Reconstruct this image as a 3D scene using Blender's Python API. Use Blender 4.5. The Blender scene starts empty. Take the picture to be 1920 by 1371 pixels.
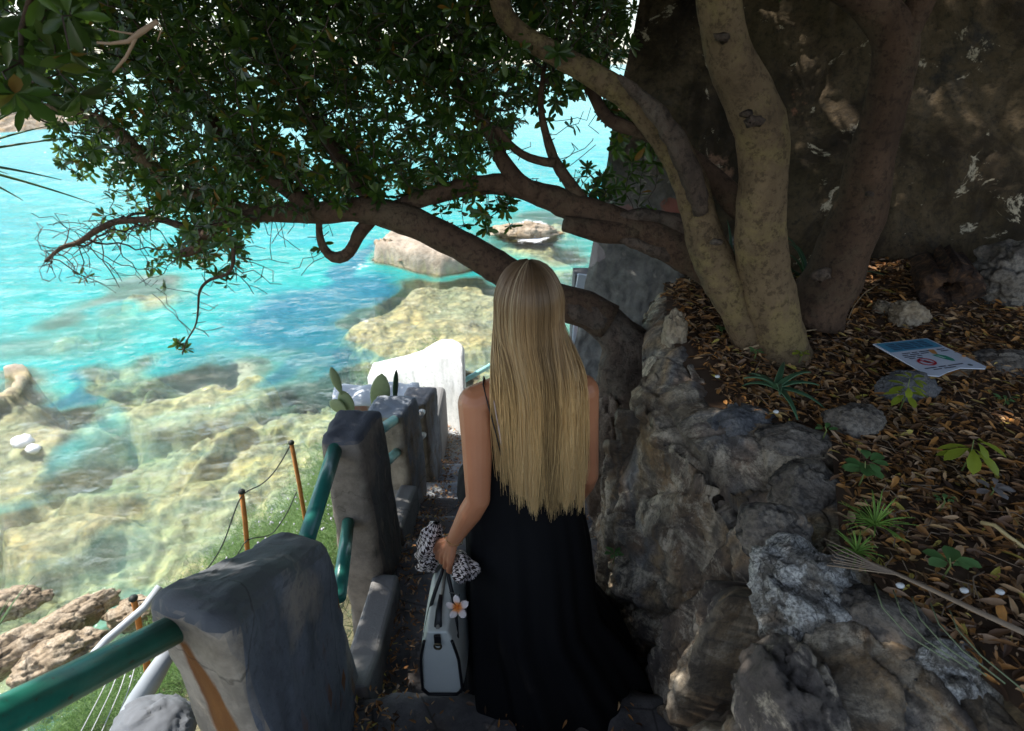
import bpy, bmesh, math, random
import numpy as np
from mathutils import Vector, Matrix
random.seed(7); rng = np.random.default_rng(11)
S = bpy.context.scene; COL = S.collection
# ------------------------------------------------------------------ camera, world, sun, exposure
FPX = 1067.0; PITCH = math.radians(28.0); SP, CP = math.sin(PITCH), math.cos(PITCH)
cam = bpy.data.objects.new('camera', bpy.data.cameras.new('camera')); COL.objects.link(cam)
cam.data.sensor_width = 36; cam.data.lens = FPX/1920*36; cam.data.clip_start = .03; cam.data.clip_end = 6000
cam.rotation_euler = (math.pi/2-PITCH, 0, 0); S.camera = cam
cam.data.dof.use_dof = True; cam.data.dof.focus_distance = 1.75; cam.data.dof.aperture_fstop = 4.5
SUN = Vector((-.94, .30, 0)).normalized()*math.cos(math.radians(54)); SUN.z = math.sin(math.radians(54))
W = bpy.data.worlds.new('World'); S.world = W; W.use_nodes = True
wn = W.node_tree.nodes; bg = wn['Background']; sky = wn.new('ShaderNodeTexSky'); sky.sky_type = 'NISHITA'
sky.sun_disc = False; sky.sun_elevation = math.radians(54); sky.sun_rotation = math.atan2(SUN.x, SUN.y)
sky.air_density = 1.0; sky.dust_density = .6; sky.ozone_density = 1.0
hs = wn.new('ShaderNodeHueSaturation'); hs.inputs['Saturation'].default_value = .72; W.node_tree.links.new(sky.outputs[0], hs.inputs['Color']); W.node_tree.links.new(hs.outputs[0], bg.inputs[0]); bg.inputs[1].default_value = .128
sl = bpy.data.lights.new('sun', 'SUN'); sl.energy = 4.0; sl.angle = math.radians(.5); sl.color = (1, .95, .87)
so = bpy.data.objects.new('sun', sl); COL.objects.link(so); so.rotation_euler = SUN.to_track_quat('Z', 'Y').to_euler(); so.location = SUN*30
S.view_settings.view_transform = 'Standard'; S.view_settings.look = 'None'; S.view_settings.exposure = 1.12
S.view_settings.gamma = 1
S.cycles.use_denoising = True; S.cycles.max_bounces = 8; S.cycles.diffuse_bounces = 4; S.cycles.glossy_bounces = 3
S.cycles.transparent_max_bounces = 12; S.cycles.sample_clamp_indirect = 6; S.cycles.caustics_reflective = False
SEA = -7.0

# ------------------------------------------------------------------ where a sight line meets a distance or a height
def ray(u, v):
    a = (u-960)/FPX; b = (685.5-v)/FPX
    return (a, CP+b*SP, -SP+b*CP)
def P(u, v, y):
    d = ray(u, v); t = y/d[1]; return Vector((d[0]*t, y, d[2]*t))
def PZ(u, v, z):
    d = ray(u, v); t = z/d[2]; return Vector((d[0]*t, d[1]*t, z))
def dep(p): return p[1]*CP-p[2]*SP

# ------------------------------------------------------------------ noise in numpy
def _h(ix, iy, iz, s=0):
    n = (ix.astype(np.int64)*73856093) ^ (iy.astype(np.int64)*19349663) ^ (iz.astype(np.int64)*83492791) ^ (s*2654435761 & 0x7fffffff)
    n = (n ^ (n >> 13))*1274126177 & 0x7fffffff
    n = (n ^ (n >> 16))*69069 & 0x7fffffff
    return ((n >> 3) & 0xffff)/65535.0
def vnoise(p, s=0):
    p = np.asarray(p, float); i = np.floor(p).astype(np.int64); f = p-i; f = f*f*(3-2*f); r = 0
    for dx in (0, 1):
        for dy in (0, 1):
            for dz in (0, 1):
                w = (f[:, 0] if dx else 1-f[:, 0])*(f[:, 1] if dy else 1-f[:, 1])*(f[:, 2] if dz else 1-f[:, 2])
                r = r+w*_h(i[:, 0]+dx, i[:, 1]+dy, i[:, 2]+dz, s)
    return r*2-1
def fbm(p, o=4, s=0, g=.5):
    p = np.asarray(p, float); r = 0; a = 1
    for k in range(o):
        r = r+a*vnoise(p*2**k+k*7.3, s+k); a *= g
    return r
def ridged(p, o=4, s=0):
    r = 0; a = 1
    for k in range(o):
        r = r+a*(1-2*np.abs(vnoise(np.asarray(p)*2**k+k*3.1, s+k))); a *= .5
    return r
def worley(p, s=0):
    p = np.asarray(p, float); i = np.floor(p).astype(np.int64); f = p-i
    d1 = np.full(len(p), 9.); d2 = np.full(len(p), 9.); idv = np.zeros(len(p))
    for dx in (-1, 0, 1):
        for dy in (-1, 0, 1):
            for dz in (-1, 0, 1):
                c = i+np.array([dx, dy, dz])
                q = np.stack([_h(c[:, 0], c[:, 1], c[:, 2], s+k) for k in (1, 2, 3)], 1)+np.array([dx, dy, dz])-f
                d = np.sqrt((q**2).sum(1)); h = _h(c[:, 0], c[:, 1], c[:, 2], s+9)
                m = d < d1; d2 = np.where(m, d1, np.minimum(d2, d)); idv = np.where(m, h, idv); d1 = np.where(m, d, d1)
    return d1, d2, idv
def facets(p, s=0):
    # fractured stone: every cell is a tilted flat chip with its own height
    p = np.asarray(p, float); i = np.floor(p).astype(np.int64); f = p-i
    d1 = np.full(len(p), 9.); d2 = np.full(len(p), 9.); hv = np.zeros(len(p))
    for dx in (-1, 0, 1):
        for dy in (-1, 0, 1):
            for dz in (-1, 0, 1):
                c = i+np.array([dx, dy, dz]); h3 = np.stack([_h(c[:, 0], c[:, 1], c[:, 2], s+k) for k in (1, 2, 3)], 1); q = h3+np.array([dx, dy, dz])-f
                d = np.sqrt((q**2).sum(1)); g = np.stack([_h(c[:, 0], c[:, 1], c[:, 2], s+k) for k in (5, 6, 7)], 1)-.5; val = (h3[:, 0]+h3[:, 2]-1)*.5+(q*g).sum(1)*1.5
                m = d < d1; d2 = np.where(m, d1, np.minimum(d2, d)); hv = np.where(m, val, hv); d1 = np.where(m, d, d1)
    e = np.clip((d2-d1)/.08, 0, 1); return hv, e
def sstep(a, b, x):
    t = np.clip((np.asarray(x, float)-a)/(b-a), 0, 1); return t*t*(3-2*t)

# ------------------------------------------------------------------ mesh collecting
class MB:
    def __init__(s): s.v = []; s.f = []; s.uv = None; s.col = []
    def add(s, vs, fs):
        o = len(s.v); s.v.extend([tuple(q) for q in vs]); s.f.extend([tuple(i+o for i in q) for q in fs])
    def tube(s, pts, rad, n=8, cap=True, ell=1.0, up=None, jit=0):
        pts = [Vector(p) for p in pts]; m = len(pts)
        if not hasattr(rad, '__len__'): rad = [rad]*m
        t = [(pts[min(i+1, m-1)]-pts[max(i-1, 0)]).normalized() for i in range(m)]
        ref = Vector(up) if up else (Vector((0, 0, 1)) if abs(t[0].z) < .9 else Vector((1, 0, 0)))
        nx = t[0].cross(ref).normalized(); vs = []; fs = []
        for i in range(m):
            nx = (nx-t[i]*nx.dot(t[i])).normalized(); ny = t[i].cross(nx)
            for k in range(n):
                a = 2*math.pi*k/n; r = rad[i]*(1+(random.uniform(-jit, jit) if jit else 0))
                vs.append(pts[i]+nx*math.cos(a)*r+ny*math.sin(a)*r*ell)
        for i in range(m-1):
            for k in range(n):
                k2 = (k+1) % n; fs.append((i*n+k, i*n+k2, (i+1)*n+k2, (i+1)*n+k))
        if cap: fs.append(tuple(range(n-1, -1, -1))); fs.append(tuple((m-1)*n+k for k in range(n)))
        s.add(vs, fs)
    def box(s, c, sz, rot=None):
        vs = []
        for x in (-1, 1):
            for y in (-1, 1):
                for z in (-1, 1):
                    q = Vector((x*sz[0]/2, y*sz[1]/2, z*sz[2]/2))
                    if rot: q = rot @ q
                    vs.append(Vector(c)+q)
        s.add(vs, [(0, 1, 3, 2), (4, 6, 7, 5), (0, 4, 5, 1), (2, 3, 7, 6), (0, 2, 6, 4), (1, 5, 7, 3)])
    def ball(s, c, r, n=10, m=8, rot=None):
        vs = []; fs = []
        for j in range(m+1):
            th = math.pi*j/m
            for i in range(n):
                a = 2*math.pi*i/n; q = Vector((r[0]*math.sin(th)*math.cos(a), r[1]*math.sin(th)*math.sin(a), r[2]*math.cos(th)))
                if rot: q = rot @ q
                vs.append(Vector(c)+q)
        for j in range(m):
            for i in range(n):
                fs.append((j*n+i, (j+1)*n+i, (j+1)*n+(i+1) % n, j*n+(i+1) % n))
        s.add(vs, fs)
    def build(s, name, mat, parent=None, smooth=True):
        return mkobj(name, s.v, s.f, mat, parent, smooth)
def mkobj(name, v, f, mat, parent=None, smooth=True):
    me = bpy.data.meshes.new(name); me.from_pydata([tuple(map(float, q)) for q in v] if not isinstance(v, np.ndarray) else v.tolist(), [], f if isinstance(f, list) else f.tolist())
    me.materials.append(mat); me.polygons.foreach_set('use_smooth', [smooth]*len(me.polygons)); me.update()
    o = bpy.data.objects.new(name, me); COL.objects.link(o)
    if parent: o.parent = parent
    return o
def quadmesh(name, V, F, mat, parent=None, smooth=True):
    me = bpy.data.meshes.new(name); k = F.shape[1]
    me.vertices.add(len(V)); me.vertices.foreach_set('co', V.astype(np.float32).ravel())
    me.loops.add(F.size); me.loops.foreach_set('vertex_index', F.astype(np.int32).ravel())
    me.polygons.add(len(F)); me.polygons.foreach_set('loop_start', np.arange(0, F.size, k, dtype=np.int32))
    me.polygons.foreach_set('loop_total', np.full(len(F), k, np.int32)); me.update(calc_edges=True); me.validate()
    me.polygons.foreach_set('use_smooth', [smooth]*len(me.polygons))
    me.materials.append(mat); o = bpy.data.objects.new(name, me); COL.objects.link(o)
    if parent: o.parent = parent
    return o
def grid(nu, nv, flip=False):
    i, j = np.meshgrid(np.arange(nu-1), np.arange(nv-1), indexing='ij'); a = i*nv+j
    F = np.stack([a, a+nv, a+nv+1, a+1], -1).reshape(-1, 4)
    return F[:, ::-1] if flip else F
def fattr(o, name, data):
    a = o.data.attributes.new(name, 'FLOAT', 'POINT'); a.data.foreach_set('value', np.asarray(data, np.float32))
def tag(o, label=None, cat=None, group=None, kind=None):
    if label: o['label'] = label
    if cat: o['category'] = cat
    if group: o['group'] = group
    if kind: o['kind'] = kind
    return o
def empty(name, loc=(0, 0, 0), rz=0):
    o = bpy.data.objects.new(name, None); COL.objects.link(o); o.location = loc; o.rotation_euler = (0, 0, rz); o.empty_display_size = .1
    return o
def under(root, *parts):   # parts modelled in world coordinates hang from a root that stands at the thing's base
    for p in parts:
        p.parent = root; p.matrix_parent_inverse = Matrix.Translation(root.location).inverted()
def bevel(o, w=.01, seg=2, sub=0):
    m = o.modifiers.new('bevel', 'BEVEL'); m.width = w; m.segments = seg; m.limit_method = 'ANGLE'
    if sub: q = o.modifiers.new('sub', 'SUBSURF'); q.levels = q.render_levels = sub
    return o

# ------------------------------------------------------------------ materials
class NT:
    def __init__(s, name):
        s.m = bpy.data.materials.new(name); s.m.use_nodes = True; s.t = s.m.node_tree; s.b = s.t.nodes['Principled BSDF']; s.out = s.t.nodes['Material Output']
        s.tc = s.t.nodes.new('ShaderNodeTexCoord')
    def n(s, typ, **k):
        q = s.t.nodes.new('ShaderNode'+typ)
        for a, b in k.items(): setattr(q, a, b)
        return q
    def l(s, a, b): s.t.links.new(a, b)
    def val(s, sock, v):
        if hasattr(v, 'is_linked') or hasattr(v, 'links'): s.l(v, sock)
        else: sock.default_value = v
    def coord(s, scale=(1, 1, 1), kind='Object', rot=(0, 0, 0)):
        q = s.n('Mapping'); q.inputs['Scale'].default_value = scale; q.inputs['Rotation'].default_value = rot; s.l(s.tc.outputs[kind], q.inputs[0]); return q.outputs[0]
    def noise(s, c, sc, det=5, rough=.6, dist=0):
        q = s.n('TexNoise'); s.l(c, q.inputs['Vector']); q.inputs['Scale'].default_value = sc; q.inputs['Detail'].default_value = det
        q.inputs['Roughness'].default_value = rough; q.inputs['Distortion'].default_value = dist; return q.outputs[0]
    def vor(s, c, sc, feat='F1', out='Distance', rnd=1):
        q = s.n('TexVoronoi', feature=feat); s.l(c, q.inputs['Vector']); q.inputs['Scale'].default_value = sc; q.inputs['Randomness'].default_value = rnd; return q.outputs[out]
    def math(s, op, a, b=0.0, clamp=False):
        q = s.n('Math', operation=op); q.use_clamp = clamp; s.val(q.inputs[0], a); s.val(q.inputs[1], b); return q.outputs[0]
    def ramp(s, f, stops, interp='LINEAR'):
        q = s.n('ValToRGB'); s.l(f, q.inputs[0]); e = q.color_ramp; e.interpolation = interp
        while len(e.elements) < len(stops): e.elements.new(.5)
        for el, (p, c) in zip(e.elements, stops):
            el.position = p; el.color = (*c, 1) if hasattr(c, '__len__') else (c, c, c, 1)
        return q.outputs[0]
    def mix(s, f, a, b, mode='MIX'):
        q = s.n('Mix', data_type='RGBA', blend_type=mode); s.val(q.inputs[0], f)
        for sk, v in ((q.inputs[6], a), (q.inputs[7], b)):
            if isinstance(v, tuple): sk.default_value = (*v, 1)
            else: s.l(v, sk)
        return q.outputs[2]
    def bump(s, h, st=.3, dist=.01, prev=None):
        q = s.n('Bump'); s.l(h, q.inputs['Height']); q.inputs['Strength'].default_value = st; q.inputs['Distance'].default_value = dist
        if prev: s.l(prev, q.inputs['Normal'])
        return q.outputs[0]
    def attr(s, name, out='Fac'):
        q = s.n('Attribute'); q.attribute_name = name; return q.outputs[out]
    def fin(s, color=None, rough=None, normal=None, metal=None, spec=None):
        for nm, v in (('Base Color', color), ('Roughness', rough), ('Normal', normal), ('Metallic', metal), ('Specular IOR Level', spec)):
            if v is None: continue
            if isinstance(v, tuple): v = (*v, 1)
            s.val(s.b.inputs[nm], v)
        return s.m
def m_plain(name, c, rough=.6, metal=0, var=.25, sc=30, bs=.15, spec=.4):
    t = NT(name); o = t.coord(); n = t.noise(o, sc, 6)
    col = t.mix(n, tuple(x*(1-var) for x in c), tuple(min(1, x*(1+var)) for x in c))
    return t.fin(col, rough, t.bump(n, bs, .004), metal, spec)
def m_rock(name, dark, mid, light, crust, sc=3.0, crust_at=.6, bs=.6, rust=(.2, .1, .035), vein=True):
    t = NT(name); o = t.coord(); w = t.noise(o, sc*.8, 6, .6, .8)
    a = t.noise(o, sc, 10, .68, .5); c = t.ramp(a, [(.30, dark), (.45, mid), (.58, light), (.75, mid)])
    r = t.noise(o, sc*.55, 5, .6, 1.2); c = t.mix(t.ramp(r, [(.54, 0), (.66, .75)]), c, rust)
    k = t.noise(o, sc*2.1, 12, .75, .3); c = t.mix(t.ramp(k, [(crust_at, 0), (crust_at+.07, 1)]), c, crust)
    sp = t.noise(o, sc*22, 4, .7); c = t.mix(t.math('MULTIPLY', t.ramp(sp, [(.42, .8), (.55, 0)]), .7), c, dark)
    if vein:
        vv = t.vor(t.mix(.35, t.coord(), w), sc*1.6, 'DISTANCE_TO_EDGE'); c = t.mix(t.ramp(vv, [(0, .85), (.035, 0)]), c, tuple(x*.35 for x in dark))
    b1 = t.bump(a, bs, .05); b2 = t.bump(k, bs*.8, .015, b1); b3 = t.bump(sp, bs*.6, .004, b2)
    return t.fin(c, t.ramp(k, [(.3, .55), (.7, .9)]), b3, 0, .3)
def m_bark(name, c1, c2, lich, sc=8):
    t = NT(name); o = t.coord((1, 1, .45)); a = t.noise(o, sc, 10, .7, .4); c = t.mix(t.ramp(a, [(.3, 0), (.7, 1)]), c1, c2)
    l = t.noise(t.coord(), 5, 8, .75); c = t.mix(t.ramp(l, [(.5, 0), (.60, .75)]), c, lich)
    sp = t.noise(t.coord(), 38, 6, .75); c = t.mix(t.ramp(sp, [(.40, .6), (.50, 0)]), c, tuple(x*.35 for x in c1)); bg_ = t.noise(t.coord(), 2.2, 5, .6); c = t.mix(t.ramp(bg_, [(.45, 0), (.62, .4)]), c, tuple(x*.55 for x in c1))
    v = t.vor(t.coord((1, 1, 2.2)), 55); c = t.mix(t.ramp(v, [(.0, .3), (.2, 0)]), c, tuple(x*.4 for x in c1))
    f = t.noise(t.coord(), 140, 3)
    nb = t.bump(f, .6, .002, t.bump(sp, .8, .010, t.bump(v, .18, .003, t.bump(a, 1.0, .03))))
    return t.fin(c, .85, nb, 0, .25)
def m_leaf(name, c1, c2, back=.5, rough=.38, dry=None):
    t = NT(name); q = t.n('Mix', data_type='RGBA'); r = t.attr('rnd')
    c = t.ramp(r, [(0, c1), (.5, tuple((x+y)/2.4 for x, y in zip(c1, c2))), (.86, c2), (.93, c2 if not dry else dry), (1, c2 if not dry else dry)])
    n = t.noise(t.coord(), 60, 3); c = t.mix(t.math('MULTIPLY', n, .4), c, tuple(x*.5 for x in c1))
    t.fin(c, rough, None, 0, .5)
    tr = t.n('BsdfTranslucent'); t.l(t.mix(.5, c, tuple(min(1, x*1.3) for x in c2)), tr.inputs[0]); m = t.n('MixShader'); m.inputs[0].default_value = back
    t.l(t.b.outputs[0], m.inputs[1]); t.l(tr.outputs[0], m.inputs[2]); t.l(m.outputs[0], t.out.inputs[0]); return t.m
MAT = {}
MAT['bark'] = m_bark('bark_pale', (.13, .085, .048), (.29, .20, .11), (.30, .225, .095))
MAT['bark_dark'] = m_bark('bark_dark', (.075, .044, .028), (.165, .098, .06), (.14, .10, .06))
MAT['bark_rough'] = m_bark('bark_rough', (.07, .05, .04), (.20, .14, .10), (.16, .13, .10), 14)
MAT['twig'] = m_plain('twig', (.07, .048, .036), .85, 0, .3)
MAT['leaf'] = m_leaf('leaf', (.016, .042, .011), (.115, .20, .026), .35, .34, (.30, .13, .02))
MAT['rock'] = m_rock('rock_outcrop', (.045, .042, .042), (.20, .165, .13), (.34, .30, .25), (.62, .58, .50), 3.2, .61, .9)
MAT['rock_blue'] = m_rock('rock_bluish', (.05, .05, .055), (.13, .13, .135), (.22, .21, .20), (.42, .39, .34), 6, .66, .6, (.16, .10, .05), False)
MAT['rock_tan'] = m_rock('rock_tan', (.12, .09, .06), (.34, .26, .17), (.48, .40, .30), (.62, .55, .46), 1.6, .62, .6, (.40, .24, .07))
MAT['rock_white'] = m_rock('rock_white_crusted', (.06, .055, .05), (.26, .23, .19), (.42, .39, .34), (.75, .72, .66), 7, .46, 1.0)
MAT['rock_brown'] = m_rock('rock_brown', (.06, .042, .032), (.17, .12, .085), (.27, .20, .15), (.40, .33, .26), 5, .62, .9, (.20, .12, .06), False)
MAT['soil'] = m_plain('soil', (.085, .05, .028), .95, 0, .5, 14, .8)
MAT['steel'] = m_plain('dark_metal', (.05, .045, .04), .45, .8)
def m_concrete(name, base, dark, stain_edge=.45, warm=(.34, .27, .20)):
    t = NT(name); o = t.coord(); a = t.noise(o, 3.0, 8, .65, .6); b = t.noise(t.coord((1, 1, .25)), 7, 6, .6); f = t.noise(o, 90, 4, .7)
    c = t.mix(t.ramp(a, [(.35, 0), (.65, 1)]), base, dark); c = t.mix(t.ramp(b, [(.48, 0), (.62, .7)]), c, tuple(x*.55 for x in dark))
    c = t.mix(t.math('MULTIPLY', f, .35), c, tuple(x*.5 for x in base))
    w = t.noise(o, 1.7, 5, .6); c = t.mix(t.ramp(w, [(.52, 0), (.62, .8)]), c, warm)
    gr = t.noise(o, 34, 8, .8); c = t.mix(t.ramp(gr, [(.36, .55), (.48, 0)]), c, tuple(x*.45 for x in dark)); c = t.mix(t.ramp(gr, [(.60, 0), (.72, .35)]), c, tuple(min(1, x*1.5) for x in base))
    return t, c, t.bump(f, .6, .003, t.bump(gr, .6, .006, t.bump(a, .35, .012)))
# ------------------------------------------------------------------ sea bed, water, hillside
def feat(u0, v0, u1, v1):
    c = PZ((u0+u1)/2, (v0+v1)/2, SEA); a = PZ(u0, (v0+v1)/2, SEA); b = PZ(u1, (v0+v1)/2, SEA); t = PZ((u0+u1)/2, v0, SEA); d = PZ((u0+u1)/2, v1, SEA)
    # the ellipse lies square to the sight line
    cy = (t.y+d.y)/2; return c.x*cy/c.y, cy, abs(b.x-a.x)/2, abs(t.y-d.y)/2
FEATS = [((200, 648, 520, 775), -.30, .35), ((330, 640, 690, 800), -.75, .4), ((-260, 706, 185, 1010), -.05, .3), ((-200, 712, 95, 780), .14, .6), ((112, 528, 345, 598), -.55, .5),
         ((-140, 585, 330, 690), -1.25, .6), ((650, 500, 1020, 660), -.04, .3), ((690, 452, 900, 505), .75, .4), ((700, 560, 960, 720), -.7, .5),
         ((900, 395, 1120, 520), -.25, .5), ((1000, 470, 1300, 800), -.9, .6), ((-120, 985, 230, 1090), -.1, .4), ((355, 775, 470, 815), -.15, .5), ((190, 860, 420, 960), -.3, .5), ((-100, 850, 150, 960), -.15, .5)]
FE = [(feat(*f[0]), f[1], f[2]) for f in FEATS]
DK = [feat(430, 520, 800, 700), feat(560, 640, 800, 730), feat(172, 685, 225, 760), feat(520, 660, 620, 730), feat(625, 440, 680, 620)]
def bed(x, y):
    p = np.stack([x, y, np.zeros_like(x)], 1); r = np.hypot(x, y)
    wx = x+1.1*fbm(p*.45, 3, 5); wy = y+1.5*fbm(p*.4, 3, 9)
    base = -.55-1.1*sstep(.15, .75, fbm(p*np.array([.22, .4, 1]), 3, 77))*sstep(5.5, 8, r)-2.6*sstep(12.8, 18.0, r+1.2*fbm(p*.3, 3, 2)); base = base-1.5*sstep(30, 90, r)
    h = base
    for (cx, cy, rx, ry), top, soft in FE:
        d = np.sqrt(((wx-cx)/rx)**2+((wy-cy)/ry)**2); k = 1-sstep(1-soft, 1+soft*.6, d); h = np.maximum(h, base+(top-base)*k)
    dk = np.zeros_like(x); nt_ = sstep(-.9, -.2, h)
    for cx, cy, rx, ry in DK: dk = np.maximum(dk, 1-sstep(.55, 1.15, np.sqrt(((wx-cx)/rx)**2+((wy-cy)/ry)**2)))
    h = np.where(h < -.6, h-1.2*dk, h)-.16*sstep(0, .1, -h+.05)
    lump = sstep(-3.2, -1.6, h)
    d1, d2, i1 = worley(p*np.array([1.0, 1.0, 1])*.8, 3); e1, e2, i2 = worley(p*2.1+.3*fbm(p*2, 2, 4)[:, None], 8)
    h = h+lump*(1-.5*nt_)*(.30*(np.clip(d2-d1, 0, .5)-.2)*(1.2+i1)+.12*(np.clip(e2-e1, 0, .5)-.25)*(1+i2)+.16*fbm(p*1.3, 4, 6)+.06*ridged(p*3.2, 5, 12)+.07*facets(p*np.array([1.6, 2.6, 1])+.4*fbm(p, 2, 3)[:, None], 15)[0])
    # shore rises towards the slope under the stairs
    sh = sstep(6.8, 3.2, r); h = h+sh*2.2
    return h+SEA, dk
def polar(a0, a1, na, r0, r1, nr):
    A = np.radians(np.linspace(a0, a1, na)); R = np.geomspace(r0, r1, nr); R, A = np.meshgrid(R, A, indexing='ij')
    return (R*np.sin(A)).ravel(), (R*np.cos(A)).ravel()
bx, by = polar(-78, 40, 620, 2.5, 140, 620)
bz, bdk = bed(bx, by)
def m_bed():
    t = NT('sea_bed'); o = t.coord(); wn_ = t.n('TexNoise'); t.l(o, wn_.inputs['Vector']); wn_.inputs['Scale'].default_value = 1.1; wn_.inputs['Detail'].default_value = 6; wc = t.mix(.22, o, wn_.outputs[1])
    v = t.vor(wc, 1.6, 'F1', 'Color'); e = t.vor(wc, 1.6, 'DISTANCE_TO_EDGE'); v2 = t.vor(wc, 4.2, 'F1', 'Color'); e2 = t.vor(wc, 4.2, 'DISTANCE_TO_EDGE')
    sx = t.n('SeparateColor'); t.l(v, sx.inputs[0]); s2 = t.n('SeparateColor'); t.l(v2, s2.inputs[0])
    c = t.ramp(sx.outputs[0], [(0, (.34, .30, .14)), (.3, (.66, .50, .22)), (.6, (.48, .44, .28)), (1, (.74, .60, .38))])
    cc = t.ramp(s2.outputs[1], [(0, (.24, .26, .16)), (.4, (.68, .52, .22)), (.75, (.54, .50, .34)), (1, (.80, .70, .50))]); c = t.mix(.5, c, cc)
    n = t.noise(o, .5, 6, .7); c = t.mix(t.ramp(n, [(.42, 0), (.6, .75)]), c, (.74, .60, .28))
    n3 = t.noise(o, 6, 8, .75); c = t.mix(t.ramp(n3, [(.36, .6), (.54, 0)]), c, (.26, .27, .17))
    c = t.mix(t.ramp(e, [(0, .6), (.13, 0)]), c, (.12, .15, .09)); big = t.noise(o, .35, 5, .65, 1.0); c = t.mix(t.ramp(big, [(.42, .55), (.58, 0)]), c, (.34, .40, .28))
    dry = t.attr('dry'); c = t.mix(dry, c, t.ramp(t.noise(o, 2.2, 10, .75), [(.3, (.18, .145, .10)), (.5, (.40, .33, .25)), (.7, (.56, .48, .39))]))
    sand = t.attr('sand'); c = t.mix(sand, c, (.60, .58, .48))
    c = t.mix(t.attr('weed'), c, (.02, .045, .05))
    return t.fin(c, .8, t.bump(n3, .8, .08), 0, .3)
lv = bz-SEA
sb = quadmesh('sea_bed', np.stack([bx, by, bz], 1), grid(620, 620, True), m_bed()); tag(sb, kind='structure')
fattr(sb, 'dry', sstep(-.02, .18, lv)); fattr(sb, 'sand', sstep(-2.2, -3.0, lv)*(1-bdk)); fattr(sb, 'weed', bdk*.85*sstep(-.6, -1.2, lv))
ax, ay = polar(-80, 60, 560, 2.0, 4500, 760)
dz, adk = bed(ax, ay); rr = np.hypot(ax, ay); ap = np.stack([ax, ay, 0*ax], 1)
depth = np.clip(SEA-dz, 0, 9)
wv = (.035*fbm(ap*np.array([.9, 1.6, 1]), 3, 21)+.06*fbm(ap*np.array([.25, .5, 1]), 2, 25))*np.clip(1-rr/260, 0, 1)*(.35+.65*sstep(6, 15, rr))
def m_water():
    t = NT('sea_water'); o = t.coord((1, 1.9, 1))
    fr = t.noise(o, 2.6, 6, .62, .5); br = t.noise(o, .8, 3, .55, .3); nb = t.bump(br, .8, .42, t.bump(fr, .8, .13))
    dp = t.attr('depth'); wd = t.attr('weed'); fm = t.attr('foam'); far = t.attr('far')
    body = t.ramp(t.math('DIVIDE', dp, 5.0), [(0, (.34, .56, .42)), (.35, (.06, .45, .38)), (.62, (.012, .40, .375)), (1, (.012, .36, .37))])
    pt = t.noise(t.coord((1, 1.6, 1)), .13, 4, .6); body = t.mix(t.ramp(pt, [(.45, 0), (.7, .5)]), body, (.02, .33, .42))
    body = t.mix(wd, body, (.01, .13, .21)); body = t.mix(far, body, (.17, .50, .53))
    df = t.n('BsdfDiffuse'); t.l(body, df.inputs[0]); t.l(nb, df.inputs['Normal'])
    tp = t.n('BsdfTransparent'); t.l(t.ramp(t.math('DIVIDE', dp, 3.0), [(0, (.98, .99, .97)), (.3, (.86, .98, .90)), (1, (.34, .92, .90))]), tp.inputs[0])
    op = t.math('SUBTRACT', 1.0, t.math('POWER', 2.718, t.math('MULTIPLY', t.math('SUBTRACT', dp, .6), -.46)), True)
    m1 = t.n('MixShader'); t.l(op, m1.inputs[0]); t.l(tp.outputs[0], m1.inputs[1]); t.l(df.outputs[0], m1.inputs[2])
    gl = t.n('BsdfGlossy'); gl.inputs['Roughness'].default_value = .08; t.l(nb, gl.inputs['Normal'])
    fz = t.n('Fresnel'); fz.inputs[0].default_value = 1.33; t.l(nb, fz.inputs['Normal'])
    m2 = t.n('MixShader'); t.l(t.math('MULTIPLY', fz.outputs[0], .9), m2.inputs[0]); t.l(m1.outputs[0], m2.inputs[1]); t.l(gl.outputs[0], m2.inputs[2])
    fo = t.n('BsdfDiffuse'); fo.inputs[0].default_value = (.85, .88, .88, 1); fn = t.noise(t.coord((1, 1.3, 1)), 2.2, 9, .75, .6)
    ff = t.ramp(t.math('ADD', fm, t.math('SUBTRACT', fn, .5)), [(.52, 0), (.66, 1)])
    m3 = t.n('MixShader'); t.l(ff, m3.inputs[0]); t.l(m2.outputs[0], m3.inputs[1]); t.l(fo.outputs[0], m3.inputs[2]); t.l(m3.outputs[0], t.out.inputs[0])
    return t.m
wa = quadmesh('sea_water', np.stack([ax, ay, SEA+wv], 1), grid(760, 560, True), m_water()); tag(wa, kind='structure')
FO = [(feat(925, 405, 1065, 470), .75), (feat(640, 480, 720, 520), .5), (feat(660, 560, 730, 640), .45), (feat(30, 815, 75, 850), .4), (feat(800, 480, 900, 530), .3)]
foam = np.zeros_like(ax)
for (cx, cy, rx, ry), k in FO: foam = np.maximum(foam, k*(1-sstep(.3, 1.2, np.hypot((ax-cx)/rx, (ay-cy)/ry))))
foam = np.maximum(foam, .30*sstep(.35, .02, depth)*(rr > 11))
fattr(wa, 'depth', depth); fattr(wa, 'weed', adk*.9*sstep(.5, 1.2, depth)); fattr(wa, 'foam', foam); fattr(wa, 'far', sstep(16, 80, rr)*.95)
# breaking wave on the pale rock
wc = feat(930, 405, 1060, 468); gx, gy = np.meshgrid(np.linspace(-1, 1, 60), np.linspace(-1, 1, 40), indexing='ij'); gx = gx.ravel(); gy = gy.ravel()
q = np.stack([gx*3, gy*2, 0*gx], 1); hh = (.10+.28*ridged(q*1.3, 5, 31))*np.clip(1-np.hypot(gx, gy), 0, 1)*1.4-.14
Fw = grid(60, 40, True); Fw = Fw[(hh[Fw] > .03).all(1)]
tag(quadmesh('breaking_wave', np.stack([wc[0]+gx*wc[2], wc[1]+gy*wc[3]*.6, SEA+hh], 1), Fw, m_plain('foam', (.86, .9, .9), .7, 0, .06, 3, .6)), kind='structure')

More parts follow.
